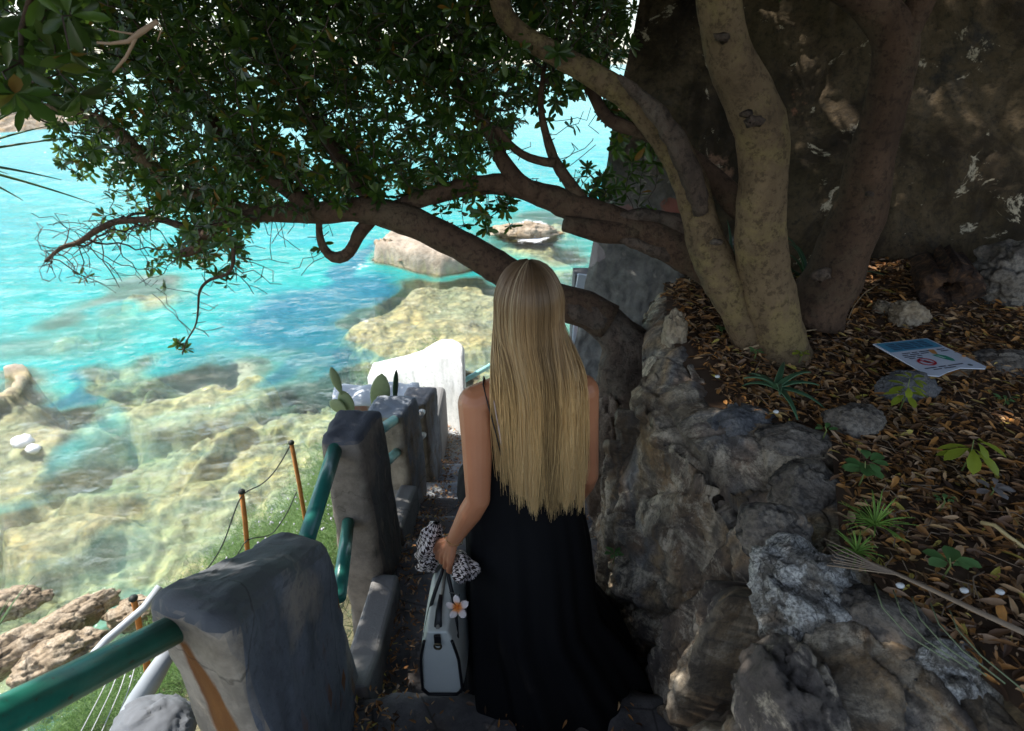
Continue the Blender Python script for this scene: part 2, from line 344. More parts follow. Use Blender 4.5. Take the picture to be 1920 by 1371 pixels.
def hill(x, y):
    p = np.stack([x, y, 0*x], 1)
    d = -x-.62; z = -2.35-.86*np.clip(d, -.5, 9)-.16*np.clip(y-1.0, 0, 9)
    # edge of the slope, where it drops to the shore
    ex = np.interp(y, [0, 2, 3.2, 4.4, 5.0, 5.6], [4.6, 4.3, 3.7, 3.0, 1.7, .6]); z = z-4.0*sstep(-.05, 1.6, d-ex)-6*sstep(5.0, 6.6, y)*sstep(.2, .9, d)
    z = np.where(d < .1, np.minimum(z, -2.6-.2*np.clip(y-1, 0, 9)), z)
    return z+.13*fbm(p*1.6, 4, 41)+.04*fbm(p*7, 3, 44)
hx, hy = np.meshgrid(np.linspace(-9, -.45, 260), np.linspace(-1.5, 7.2, 260), indexing='ij'); hx = hx.ravel(); hy = hy.ravel()
t = NT('slope_ground'); o_ = t.coord(); c_ = t.ramp(t.noise(o_, 2.5, 9, .7), [(.35, (.07, .06, .035)), (.5, (.13, .12, .06)), (.65, (.26, .21, .14))])
tag(quadmesh('hillside', np.stack([hx, hy, hill(hx, hy)], 1), grid(260, 260), t.fin(c_, .95, t.bump(t.noise(o_, 12, 8, .7), .8, .04))), kind='structure')

# ------------------------------------------------------------------ stairs
def m_step():
    t, c, nb = m_concrete('step_stone', (.20, .19, .19), (.10, .095, .10), .45, (.15, .115, .085))
    d = t.vor(t.coord(), 3.4, 'DISTANCE_TO_EDGE'); c = t.mix(t.ramp(d, [(0, .7), (.02, 0)]), c, (.03, .025, .02))
    return t.fin(c, .8, nb, 0, .35)
STEP = m_step()
edges = [(-1.2, -.55, -1.28), (-.55, .12, -1.44), (.12, .55, -1.62), (.55, .90, -1.80), (.90, 1.24, -1.97), (1.24, 2.18, -2.16), (2.18, 2.50, -2.31), (2.50, 2.80, -2.43), (2.80, 3.10, -2.55), (3.10, 3.45, -2.66), (3.45, 4.25, -2.80)]
path = MB(); land = MB()
for k, (y0, y1, z) in enumerate(edges):
    n = 34; m = 14; vs = []; fs = []
    X = np.linspace(-.62, .95, n); Y = np.linspace(y0, y1, m)
    G = np.array([(x, y, 0) for y in Y for x in X]); nz = .012*fbm(G*2.2, 3, k)+.006*fbm(G*9, 2, k+5)
    vs = [(x, y+(.018*math.sin(x*9+k)+.01*math.sin(x*31+2*k) if (j == 0 and k > 0) or j == m-1 else 0), z+nz[j*n+i]-(.018 if j == m-1 else 0)) for j, y in enumerate(Y) for i, x in enumerate(X)]
    vs += [(vs[(m-1)*n+i][0], vs[(m-1)*n+i][1]+.004, z-.25) for i in range(n)]
    fs = [(j*n+i, j*n+i+1, (j+1)*n+i+1, (j+1)*n+i) for j in range(m) for i in range(n-1)]
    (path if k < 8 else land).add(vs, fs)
tag(path.build('stair_path', STEP), kind='structure')
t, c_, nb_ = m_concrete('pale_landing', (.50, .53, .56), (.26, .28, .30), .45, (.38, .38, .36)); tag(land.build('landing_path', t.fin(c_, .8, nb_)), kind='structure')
t_, c_, nb_ = m_concrete('whitewash', (.90, .90, .88), (.80, .80, .78), .45, (.86, .85, .82)); _k = t_.noise(t_.coord(), 5, 8, .75); WHITE = t_.fin(t_.mix(t_.ramp(_k, [(.64, 0), (.70, .5)]), c_, (.50, .48, .44)), .85, nb_)

# ------------------------------------------------------------------ masonry posts with sloping rounded tops
def m_post(name, front, side, top, rust_c=None, rust_at=None):
    t, c, nb = m_concrete(name, side, tuple(x*.55 for x in side), .45, tuple(x*.8 for x in front))
    g = t.n('NewGeometry'); sx = t.n('SeparateXYZ'); t.l(g.outputs['True Normal'], sx.inputs[0])
    fr = t.ramp(t.math('MULTIPLY', sx.outputs[1], -1.0), [(.25, 0), (.6, 1)])   # plaster left bare on the end that faces up the stairs
    fn = t.noise(t.coord(), 9, 9, .7); cf = t.mix(t.ramp(fn, [(.4, 0), (.6, 1)]), tuple(x*.6 for x in front), front); c = t.mix(fr, c, cf)
    ts = t.ramp(t.math('ADD', sx.outputs[2], t.math('MULTIPLY', t.math('SUBTRACT', t.noise(t.coord(), 6, 6, .6), .5), .8)), [(.2, 0), (.5, 1)]); c = t.mix(ts, c, tuple(top))
    if rust_at:   # iron stain that has run down below the pipe
        px, pz, slope = rust_at; ss = t.n('SeparateXYZ'); t.l(t.tc.outputs['Object'], ss.inputs[0])
        dn = t.math('SUBTRACT', pz, ss.outputs[2]); dx = t.math('ABSOLUTE', t.math('SUBTRACT', t.math('SUBTRACT', ss.outputs[0], px), t.math('MULTIPLY', dn, slope)))
        w = t.math('ADD', .020, t.math('MULTIPLY', dn, .13)); e = t.math('SUBTRACT', w, t.math('ADD', dx, t.math('MULTIPLY', t.math('SUBTRACT', t.noise(t.coord((1, 1, .4)), 30, 5), .5), .02)))
        k = t.math('MULTIPLY', t.ramp(e, [(.0, 0), (.012, 1)]), t.ramp(dn, [(0, 0), (.02, 1)])); k = t.math('MULTIPLY', k, t.ramp(t.math('MULTIPLY', sx.outputs[1], -1.0), [(.1, 0), (.3, 1)]))
        c = t.mix(k, c, t.mix(t.noise(t.coord((1, 1, .3)), 18, 6), (.10, .035, .012), (.28, .115, .025)))
    ck = t.vor(t.mix(.3, t.coord(), t.noise(t.coord(), 5, 5)), 1.2, 'DISTANCE_TO_EDGE'); c = t.mix(t.ramp(ck, [(0, .55), (.0035, 0)]), c, (.02, .018, .016))
    return t.fin(c, .85, nb, 0, .3)
def post(name, foot, ztop, zbot, mat, slope=-.7, batter=.03, rnd=.05):
    # foot: outline (x, y) seen from above; the top slopes with the stairs
    bm = bmesh.new(); cx = sum(p[0] for p in foot)/len(foot); cy = sum(p[1] for p in foot)/len(foot); y0 = foot[0][1]
    top = [bm.verts.new((x, y, ztop+slope*(y-y0))) for x, y in foot]; bot = [bm.verts.new((cx+(x-cx)*(1+batter), cy+(y-cy)*(1+batter), zbot)) for x, y in foot]
    n = len(foot); bm.faces.new(top); bm.faces.new(bot[::-1])
    for i in range(n): bm.faces.new((top[i], bot[i], bot[(i+1) % n], top[(i+1) % n]))
    bmesh.ops.recalc_face_normals(bm, faces=bm.faces)
    te = [e for e in bm.edges if e.verts[0].co.z > zbot+.02 and e.verts[1].co.z > zbot+.02]
    ve = [e for e in bm.edges if abs(e.verts[0].co.z-e.verts[1].co.z) > .3 and e not in te]
    bmesh.ops.bevel(bm, geom=te+ve, offset=rnd, segments=4, affect='EDGES', profile=.6)
    bmesh.ops.subdivide_edges(bm, edges=[e for e in bm.edges if e.calc_length() > .1], cuts=7, use_grid_fill=True)
    bmesh.ops.triangulate(bm, faces=bm.faces)
    bmesh.ops.subdivide_edges(bm, edges=[e for e in bm.edges if e.calc_length() > .03], cuts=2, use_grid_fill=True)
    V = np.array([v.co[:] for v in bm.verts]); bm.normal_update(); N = np.array([v.normal[:] for v in bm.verts])
    V = V+N*(.010*fbm(V*7, 3, 50)+.0045*fbm(V*28, 3, 51))[:, None]
    for v, q in zip(bm.verts, V): v.co = q
    me = bpy.data.meshes.new(name); bm.to_mesh(me); bm.free(); me.materials.append(mat); me.polygons.foreach_set('use_smooth', [True]*len(me.polygons))
    o = bpy.data.objects.new(name, me); COL.objects.link(o); return o
mp1 = m_post('post_plaster_near', (.40, .34, .27), (.18, .20, .235), (.11, .115, .125), True, (-.660, -1.0, .2))
p1 = post('masonry_post', [(-.515, .67), (-.76, .80), (-.765, 1.30), (-.55, 1.30)], -.855, -2.4, mp1, -.66, .10, .075)
tag(p1, 'big grey plastered masonry post with orange rust streak under the green pipe', 'post', 'masonry posts along the stairs')
mp2 = m_post('post_plaster', (.30, .25, .20), (.15, .145, .14), (.09, .095, .11))
p2 = post('masonry_post', [(-.60, 1.84), (-.77, 1.84), (-.77, 2.10), (-.555, 2.10)], -1.31, -2.6, mp2, -.02, .14, .05)
tag(p2, 'dark weathered stone post halfway down, with two green pipes entering it', 'post', 'masonry posts along the stairs')
mp3 = m_post('post_plaster_pale', (.42, .35, .26), (.34, .37, .42), (.30, .33, .37))
p3 = post('masonry_post', [(-.60, 2.62), (-.80, 2.62), (-.80, 2.86), (-.545, 2.86)], -1.70, -2.9, mp3, -.05, .06, .035)
tag(p3, 'tan and pale blue post behind the dark weathered one', 'post', 'masonry posts along the stairs')
p4 = post('masonry_post', [(-.56, 3.12), (-.72, 3.12), (-.72, 3.36), (-.51, 3.36)], -1.94, -3.1, m_post('post_brown', (.30, .24, .17), (.42, .45, .50), (.28, .27, .27)), -.03, .02, .03)
tag(p4, 'small brown edged post at the end of the brick wall', 'post', 'masonry posts along the stairs')
# low brick wall with white cap
bw = empty('brick_wall', (-.9, 3.3, -3.2))
t = NT('old_brick'); br = t.n('TexBrick'); t.l(t.coord((1, 1, 1), 'Object', (math.pi/2, 0, 0)), br.inputs[0]); br.inputs['Scale'].default_value = 2.6; br.inputs['Color1'].default_value = (.34, .12, .07, 1); br.inputs['Color2'].default_value = (.26, .17, .12, 1); br.inputs['Mortar'].default_value = (.30, .27, .23, 1); br.inputs['Mortar Size'].default_value = .03
c_ = t.mix(t.ramp(t.noise(t.coord(), 7, 8, .7), [(.45, 0), (.6, .85)]), br.outputs[0], (.25, .20, .15)); MBR = t.fin(c_, .9, t.bump(t.noise(t.coord(), 20, 8), .8, .02))
m = MB(); m.box((-.93, 3.36, -2.60), (.50, .24, 1.15)); w_ = bevel(m.build('wall', MBR, smooth=False), .015, 2)
m = MB(); pts = []
for i in range(14): pts.append((-1.22+.045*i, 3.36+.01*math.sin(i), -2.025+.008*math.sin(i*1.7)+.002*i))
m.tube(pts, .135, 16, True, .26, (0, 0, 1)); w2 = m.build('cap', m_plain('white_cap', (.62, .66, .70), .8, 0, .15, 10, .5)); under(bw, w_, w2)
for o_ in (w2,): o_.scale = (1, 1, 1)
tag(bw, 'low old brick wall with rounded whitewashed cap below the cactus pads', 'wall')
# white wall at the turn
ww = [(-.90, 4.05, -2.55), (-.70, 4.08, -2.30), (-.57, 4.2, -2.14), (-.43, 4.25, -2.19)]
m = MB(); prof = []
for u_, v_ in ((672, 742), (720, 722), (755, 708), (785, 694), (808, 677), (826, 668), (845, 668), (860, 674), (869, 684)):
    q_ = P(u_, v_, 3.98+.95*(869-u_)/200); prof.append((q_.x, q_.z))
vs = []; fs = []; yy0 = 4.02
for (x, z) in prof: yb_ = 3.98+(-.40-x)*1.15; vs += [(x, yb_, z), (x-.02, yb_+.38, z-.02), (x, yb_-.02, -3.4), (x-.02, yb_+.38, -3.4)]
for i in range(len(prof)-1):
    a = i*4; b = a+4; fs += [(a, a+2, b+2, b), (a, b, b+1, a+1), (a+1, b+1, b+3, a+3)]
fs += [(0, 1, 3, 2), (len(vs)-4, len(vs)-2, len(vs)-1, len(vs)-3)]
m.add(vs, fs); wo = m.build('whitewashed_wall', WHITE, smooth=False); bevel(wo, .03, 3)
tag(wo, 'bright whitewashed wall rising to a blunt post at the turn of the path', 'wall')
# sill between brick wall and white wall, with flat pale top
m = MB(); m.box((-.85, 3.80, -2.86), (.62, .50, 1.06)); o_ = m.build('concrete_block', m_plain('pale_plaster', (.24, .24, .24), .85, 0, .2, 5, .5), smooth=False); bevel(o_, .05, 4)
tag(o_, 'pale flat concrete block between the brick wall and the whitewashed wall', 'block')
# crazy-paved parapet at the foot of the big wall
cp = empty('paved_parapet', (.46, 3.72, -2.6)); m = MB(); m.box((.60, 3.80, -2.13), (.34, .16, 1.70)); b_ = m.build('mortar_core', m_plain('dark_mortar', (.13, .13, .13), .9), smooth=False); shards = []
sh = [[(.345, -1.30), (.40, -1.31), (.455, -1.45), (.40, -1.50), (.33, -1.47)], [(.335, -1.52), (.40, -1.53), (.46, -1.50), (.47, -1.62), (.38, -1.66)], [(.335, -1.60), (.37, -1.68), (.43, -1.78), (.40, -1.88), (.335, -1.84)], [(.40, -1.68), (.48, -1.65), (.49, -1.80), (.44, -1.77)], [(.335, -1.87), (.39, -1.90), (.42, -2.02), (.335, -2.05)], [(.41, -1.90), (.48, -1.83), (.49, -2.02), (.43, -2.03)]]
MSH = m_plain('white_stone_slab', (.62, .70, .78), .6, 0, .12, 12, .3); parts = [b_]
for s_ in sh:
    m = MB(); n = len(s_); sx_ = lambda x: .435+(x-.335)*1.35; m.add([(sx_(x), 3.705, z+.03) for x, z in s_]+[(sx_(x), 3.74, z+.03) for x, z in s_], [tuple(range(n))[::-1], tuple(range(n, 2*n))]+[(i, (i+1) % n, n+(i+1) % n, n+i) for i in range(n)]); parts.append(bevel(m.build('stone_slab', MSH, smooth=False), .006, 2))
under(cp, *parts); tag(cp, 'white irregular stone slabs with dark joints beside the hair, on the wall end', 'parapet')

# sloping curb stones between the posts
CURB = m_post('curb_concrete', (.20, .17, .14), (.16, .16, .17), (.19, .185, .18))
def curb(pts, label, w=.13, h=.30):
    m = MB(); vs = []
    for (x, y, z) in pts: vs += [(x-w/2, y, z), (x+w/2, y, z-.01), (x+w/2+.01, y, z-h), (x-w/2, y, z-h)]
    fs = []
    for i in range(len(pts)-1):
        for k in range(4): fs.append((i*4+k, i*4+(k+1) % 4, i*4+4+(k+1) % 4, i*4+4+k))
    fs += [(3, 2, 1, 0), tuple(len(vs)-4+k for k in range(4))]
    m.add(vs, fs); o = m.build('curb_stone', CURB, smooth=False); bevel(o, .02, 3)
    tag(o, label, 'curb', 'curb stones beside the steps')
curb([(-.565, 1.22, -1.90), (-.57, 1.40, -1.99), (-.575, 1.75, -2.05), (-.58, 1.86, -2.06)], 'sloping concrete curb between the rust streaked post and the dark weathered post', .12, .4)
curb([(-.60, 2.12, -2.03), (-.60, 2.4, -2.10), (-.60, 2.60, -2.16)], 'short low curb at the foot of the tan post', .10, .4)

# ------------------------------------------------------------------ pipes
t = NT('green_paint'); n_ = t.noise(t.coord(), 22, 8, .7); c_ = t.mix(t.ramp(n_, [(.3, 0), (.7, 1)]), (.012, .12, .085), (.02, .19, .135)); c_ = t.mix(t.ramp(t.noise(t.coord(), 45, 6, .7), [(.61, 0), (.66, .9)]), c_, (.06, .035, .02))
GREEN = t.fin(c_, .30, t.bump(n_, .15, .002), 0, .55)
TEAL = m_plain('teal_paint', (.03, .20, .16), .28, 0, .35, 26, .2, .6); PALEG = m_plain('faded_green_paint', (.22, .50, .46), .4, 0, .3, 40, .2)
def pipe(pts, r, mat, label, name='handrail', cat='handrail', group=None, collar=True, steps=1):
    root = empty(name, tuple(pts[0])); m = MB(); m.tube(pts, r, 20); a = m.build('pipe', mat); under(root, a)
    if collar:
        for p, d in ((Vector(pts[-1]), (Vector(pts[-2])-Vector(pts[-1])).normalized()),):
            m = MB(); m.tube([p-d*.02, p+d*.006], r*1.18, 16); b = m.build('mortar_collar', m_plain('collar_mortar', (.06, .05, .045), .95)); under(root, b)
    return tag(root, label, cat, group)
g_ = 'green pipes of the stair railing'
_a = P(343, 1172, .775); _b = P(0, 1347, .47)
pipe([_b+(_b-_a)*1.2, _b, _a], .030, GREEN, 'thick dark green pipe handrail in the lower left corner', group=g_)
pipe([P(575, 1010, 1.40), P(633, 828, 1.90)], .029, TEAL, 'upper green pipe with a glossy worn side leading to the dark weathered post', group=g_)
pipe([P(635, 1120, 1.36), P(655, 965, 1.90)], .026, TEAL, 'short lower green pipe near the foot of the dark weathered post', group=g_)
pipe([P(700, 815, 2.15), P(742, 786, 2.66)], .026, PALEG, 'upper pale pipe between the dark post and the tan post', group=g_)
pipe([P(710, 880, 2.15), P(746, 846, 2.66)], .026, PALEG, 'lower pale green pipe between the dark post and the tan post', group=g_)
pipe([P(786, 780, 2.9), P(792, 772, 3.14)], .022, WHITE, 'upper short white pipe behind the tan post', group=g_)
pipe([P(786, 822, 2.9), P(794, 815, 3.14)], .022, WHITE, 'lower short white pipe behind the tan post', group=g_)
pipe([P(866, 716, 4.25), P(930, 680, 4.6)], .022, m_plain('pale_turquoise_paint', (.35, .72, .68), .4, 0, .1), 'thin turquoise rail between the whitewashed wall and the blonde hair', group=g_, collar=False)

# ------------------------------------------------------------------ right rock outcrop along the stairs
ys = np.linspace(-.6, 2.75, 430); ts = np.linspace(0, 1, 300)
Xl = np.interp(ys, [-.6, .3, .55, .73, .9, 1.05, 1.22, 1.42, 1.6, 1.78, 2.1, 2.5, 2.75], [.40, .42, .45, .47, .54, .64, .66, .58, .48, .45, .50, .58, .68])
Xs = np.interp(ys, [-.6, .3, .6, .85, 1.02, 1.3, 1.48, 1.55, 1.64, 2.0, 2.3, 2.75], [1.0, .97, .90, .82, .80, .92, 1.0, .84, .68, .66, .68, .78])
Zl = np.interp(ys, [-.6, .4, .7, .95, 1.1, 1.3, 1.5, 1.8, 2.3, 2.75], [-1.14, -1.14, -1.12, -1.08, -1.16, -1.22, -1.14, -1.14, -1.06, -1.04])
Xb = np.interp(ys, [-.6, .6, 1.2, 1.8, 2.3, 2.75], [.34, .36, .50, .37, .40, .5])
V = np.zeros((len(ys), len(ts), 3))
for j, tt in enumerate(ts):
    if tt < .4: k = tt/.4; x = Xs+.10+(Xl+.03-Xs-.10)*k; z = -1.06+(Zl+1.06)*k+.07*math.sin(math.pi*k)
    else: k = (tt-.4)/.6; k2 = k**1.15; x = Xl+.03*(1-k)+(Xb-Xl)*k2; z = Zl+(-2.75-Zl)*k
    V[:, j, 0] = x; V[:, j, 1] = ys; V[:, j, 2] = z
V = V.reshape(-1, 3); tj = np.tile(ts, len(ys))
nrm = np.stack([-np.where(tj > .4, 1, .25), 0*tj, np.where(tj > .4, .25, 1)], 1); nrm /= np.linalg.norm(nrm, axis=1)[:, None]
w3 = V+.06*np.stack([fbm(V*2.5, 3, 61), fbm(V*2.5, 3, 62), fbm(V*2.5, 3, 63)], 1)
st = w3*np.array([1., 1., .33]); sk = st.copy(); sk[:, 1] = st[:, 1]+.30*V[:, 2]
f1, e1 = facets(sk*2.2+3, 64); f2, e2 = facets(sk*5.6+1, 66); f3, e3 = facets((w3+.02*fbm(V*9, 2, 5)[:, None])*19, 69)
disp = .135*f1-.025*(1-e1)+.062*f2-.012*(1-e2)+.016*f3+.030*fbm(V*2.0, 3, 67)+.008*fbm(V*30, 3, 68)
disp = disp*(.35+.65*sstep(.30, .45, tj))-.02*(1-sstep(.3, .45, tj))
fade = sstep(0, .12, tj); V = V+nrm*(disp*fade)[:, None]; V[:, 2] -= (1-sstep(0, .08, tj))*.1
def m_outcrop():
    t = NT('outcrop_rock'); o = t.coord(rot=(.5, .15, 0)); w = t.noise(o, 2.5, 6, .6); oc = t.mix(.28, o, w)
    cell = t.vor(oc, 4.6, 'F1', 'Color'); s = t.n('SeparateColor'); t.l(cell, s.inputs[0])
    base = t.ramp(t.attr('cell'), [(0, (.17, .14, .12)), (.2, (.38, .25, .14)), (.4, (.54, .42, .28)), (.52, (.34, .28, .21)), (.68, (.52, .36, .20)), (.84, (.31, .29, .27)), (1, (.30, .18, .10))])
    a = t.noise(o, 7, 12, .75, .4); c = t.mix(t.ramp(a, [(.36, .8), (.55, 0)]), base, (.075, .06, .05))
    b = t.noise(o, 4.2, 12, .78, .6); c = t.mix(t.ramp(b, [(.51, 0), (.58, .9)]), c, (.74, .62, .46))
    r = t.noise(o, 3.1, 6, .6, 1.0); c = t.mix(t.ramp(r, [(.57, 0), (.68, .8)]), c, (.28, .16, .06))
    f = t.noise(o, 60, 6, .75); c = t.mix(t.ramp(f, [(.36, .55), (.5, 0)]), c, (.05, .045, .04))
    st = t.noise(t.coord((1, 1, .16), rot=(.5, .15, 0)), 26, 6, .7); c = t.mix(t.ramp(st, [(.42, .5), (.56, 0)]), c, (.07, .06, .05))
    c = t.mix(t.math('MULTIPLY', t.attr('crack'), .75), c, (.04, .03, .022))
    return t.fin(c, .8, t.bump(f, .6, .006, t.bump(st, .4, .01, t.bump(a, .8, .03))), 0, .35)
OUT = m_outcrop(); oc = quadmesh('rock_outcrop', V, grid(len(ys), len(ts), True), OUT); fattr(oc, 'crack', np.clip((1-e1)*.9+(1-e2)*.35, 0, 1)); fattr(oc, 'cell', np.clip(.5+.75*np.sin(f1*9+f2*1.5)*.62+.12*fbm(V*6, 3, 72), 0, 1))
tag(oc, 'rugged grey and tan rock bank rising along the right side of the steps', 'rock bank')
def boulder(name, c, r, mat, seed, sub=5, rot=(0, 0, 0), amp=.28, facet=2.2, label=None, cat='rock', group=None):
    bm = bmesh.new(); bmesh.ops.create_icosphere(bm, subdivisions=sub, radius=1)
    V = np.array([v.co[:] for v in bm.verts]); d1, d2, i1 = worley(V*facet+seed*3.7, seed) if False else (0, 0, 0)
    h1_, g1_ = facets(V*1.5+seed*3.7, seed); h2_, g2_ = facets(V*4.0+seed, seed+2); k = 1+amp*.75*h1_-amp*.10*(1-g1_)+amp*.28*h2_-amp*.05*(1-g2_)+amp*.25*fbm(V*1.3+seed, 3, seed)+amp*.10*fbm(V*9+seed, 4, seed+3); V = V*k[:, None]
    V = V*np.array(r); R = np.array(Matrix.Rotation(rot[2], 3, 'Z') @ Matrix.Rotation(rot[1], 3, 'Y') @ Matrix.Rotation(rot[0], 3, 'X')); V = V @ R.T
    for v, q in zip(bm.verts, V): v.co = q
    me = bpy.data.meshes.new(name); bm.to_mesh(me); bm.free(); me.materials.append(mat); me.polygons.foreach_set('use_smooth', [True]*len(me.polygons))
    o = bpy.data.objects.new(name, me); COL.objects.link(o); o.location = c; tag(o, label, cat, group); return o
boulder('rock_buttress', P(1172, 880, 2.26), (.19, .17, .56), MAT['rock_brown'], 19, 6, label='brown rough rock that the leaning tree grows over, right of the woman\'s shoulder', cat='rock', amp=.32, rot=(0, -.08, 0))
G1 = 'stones set along the edge of the planted bank'
boulder('edge_stone', PZ(1395, 800, -1.08), (.13, .085, .07), MAT['rock_blue'], 3, label='smooth dark blue grey stone below the aloe', group=G1, rot=(0, .1, .3))
boulder('edge_stone', PZ(1490, 830, -1.05), (.12, .07, .05), MAT['rock'], 4, label='flat brown stone at the edge, right of the smooth dark blue grey stone', group=G1, rot=(0, 0, -.2))
boulder('edge_stone', PZ(1510, 925, -1.10), (.10, .10, .09), MAT['rock'], 5, label='rounded stone with a pale crusted top left of the round-leaved plant', group=G1)
boulder('edge_stone', PZ(1450, 1000, -1.05), (.09, .08, .075), MAT['rock'], 6, label='small brown stone above the white crusted boulder', group=G1)
boulder('edge_stone', PZ(1515, 1120, -1.07), (.125, .13, .09), MAT['rock_white'], 7, label='large boulder crusted thick with white lichen', group=G1, rot=(.2, 0, .5), amp=.4)
boulder('edge_stone', PZ(1665, 1190, -1.07), (.13, .09, .08), MAT['rock'], 8, label='brown stone with thin white veins below the dry palm stalk', group=G1, rot=(0, .2, -.5))
boulder('edge_stone', PZ(1770, 1270, -1.07), (.11, .08, .07), MAT['rock_white'], 9, label='angular dark stone with white patch in the lower right corner', group=G1, rot=(.2, .2, .4))
boulder('edge_stone', PZ(1265, 625, -1.0), (.05, .06, .10), MAT['rock_tan'], 10, label='upright cream stone at the far end of the bank', group=G1)
boulder('edge_stone', PZ(1600, 790, -1.0), (.09, .06, .05), MAT['rock'], 12, label='brown half buried stone between the aloe and the yellow-green seedling', group=G1)
boulder('edge_stone', PZ(1700, 728, -1.0), (.10, .06, .06), MAT['rock_blue'], 13, label='dark topped stone behind the yellow-green seedling in front of the sign', group=G1)
boulder('edge_stone', PZ(1800, 700, -1.02), (.16, .08, .05), MAT['rock_tan'], 14, label='flat tan stone that props up the lying sign', group=G1)
boulder('edge_stone', PZ(1885, 690, -1.0), (.16, .09, .06), MAT['rock'], 15, label='low brown stone right of the lying sign', group=G1)
boulder('edge_stone', P(1480, 1330, .66), (.09, .12, .13), OUT, 17, label='grey boulder bulging from the bank at the bottom of the view', group=G1)

# ------------------------------------------------------------------ terrace soil, leaf litter
def soilz(x, y):
    p = np.stack([x, y, 0*x], 1); return -1.03+.035*fbm(p*2.3, 4, 71)+.05*sstep(2.0, 2.8, y)+.06*sstep(1.0, 2.4, x)*sstep(.5, 2.5, y)
gx, gy = np.meshgrid(np.linspace(.62, 4.6, 200), np.linspace(-1.2, 3.9, 220), indexing='ij')
edge = np.interp(gy[0], ys, Xs); gx = edge[None, :]+(gx-.62)*(4.6-edge[None, :])/(4.6-.62)
gx = gx.ravel(); gy = gy.ravel(); gz = soilz(gx, gy)-3.2*sstep(2.62, 2.95, gy+.35*fbm(np.stack([gx*2, gy*0, gx*0], 1), 2, 73))*sstep(1.7, 1.35, gx+.0*gy)
tag(quadmesh('terrace_soil', np.stack([gx, gy, gz], 1), grid(200, 220), MAT['soil']), kind='structure')
def leaves(name, pos, dirs, ups, L, Wd, rnd, mat, parent=None, fold=.18, curl=.12):
    # leaf blade: 8 points round a keel, 6 quads/triangles joined as quads
    n = len(pos); d = dirs/np.linalg.norm(dirs, axis=1)[:, None]; s = np.cross(d, ups); s /= np.maximum(np.linalg.norm(s, axis=1)[:, None], 1e-6); u = np.cross(s, d)
    L = np.asarray(L)[:, None]*np.ones((n, 1)); Wd = np.asarray(Wd)[:, None]*np.ones((n, 1))
    prof = [(0, .0), (.28, .27), (.58, .48), (.84, .38), (1.0, .0)]
    V = []
    for tpos, w in prof:
        c = pos+d*L*tpos-u*L*curl*tpos**2
        if w == 0: V.append(c)
        else: V += [c-s*Wd*w+u*Wd*fold, c, c+s*Wd*w+u*Wd*fold]
    V = np.stack(V, 1)  # n,8,3
    q = np.array([[0, 2, 1, 1], [0, 3, 2, 2]]); F4 = np.array([[1, 2, 5, 4], [2, 3, 6, 5]]); F3 = np.array([[0, 2, 1], [0, 3, 2], [4, 5, 7], [5, 6, 7]])
    base = (np.arange(n)*11)[:, None, None]
    T = np.array([[0, 2, 1], [0, 3, 2], [1, 2, 5], [1, 5, 4], [2, 3, 6], [2, 6, 5], [4, 5, 8], [4, 8, 7], [5, 6, 9], [5, 9, 8], [7, 8, 10], [8, 9, 10]]); F = (base+T[None]).reshape(-1, 3)
    o = quadmesh(name, V.reshape(-1, 3), F, mat, parent); fattr(o, 'rnd', np.repeat(rnd, 11)); return o
t = NT('dry_leaf'); r_ = t.attr('rnd'); c_ = t.ramp(r_, [(0, (.035, .018, .01)), (.2, (.10, .05, .022)), (.38, (.30, .14, .045)), (.55, (.50, .23, .06)), (.68, (.13, .07, .04)), (.8, (.38, .25, .15)), (.93, (.56, .34, .16)), (1, (.50, .42, .08))]); hs_ = t.n('HueSaturation'); hs_.inputs['Value'].default_value = 1.5; t.l(c_, hs_.inputs['Color']); c_ = t.mix(t.math('MULTIPLY', t.noise(t.coord(), 90, 4), .55), hs_.outputs[0], (.05, .025, .012)); LITTER = t.fin(c_, .55, None, 0, .4)
def litter(name, n, xs_, ys_, zf, L0, L1, keep=None):
    x = rng.uniform(*xs_, n); y = rng.uniform(*ys_, n)
    if keep is not None: k = keep(x, y); x = x[k]; y = y[k]
    n = len(x); z = zf(x, y)+rng.uniform(.002, .022, n); a = rng.uniform(0, 2*np.pi, n); tl = rng.normal(0, .22, n)
    d = np.stack([np.cos(a), np.sin(a), tl], 1); up = np.stack([rng.normal(0, .35, n), rng.normal(0, .35, n), np.ones(n)], 1); L = rng.uniform(L0, L1, n)
    return leaves(name, np.stack([x, y, z], 1), d, up, L, L*rng.uniform(.24, .38, n), rng.uniform(0, 1, n), LITTER, None, .25, rng.uniform(-.2, .3, n)[:, None])
xe = lambda y: np.interp(y, ys, Xs)
tag(litter('leaf_litter', 40000, (.74, 3.3), (.1, 3.0), lambda x, y: soilz(x, y), .010, .054, lambda x, y: (x > xe(y)+.01) & ((y < 2.7) | (x > 1.6)) & (rng.uniform(0, 1, len(x)) < np.clip(1.3-.2*x, .3, 1))), 'brown and orange dry leaf litter covering the planted bank', 'leaf litter', kind='stuff')
def stz(x, y):
    z = np.full(len(x), -9.)
    for y0, y1, zz in edges: z = np.where((y >= y0) & (y < y1), zz, z)
    return z+.004
k_ = litter('step_litter', 14000, (-.56, .45), (.6, 4.2), stz, .012, .036, lambda x, y: (rng.uniform(0, 1, len(x)) < np.exp(-((x+.52)/.13)**2)*.85+.14) & (stz(x, y) > -5)); tag(k_, 'small dry leaves drifted along the edge of the steps', 'leaf litter', kind='stuff')

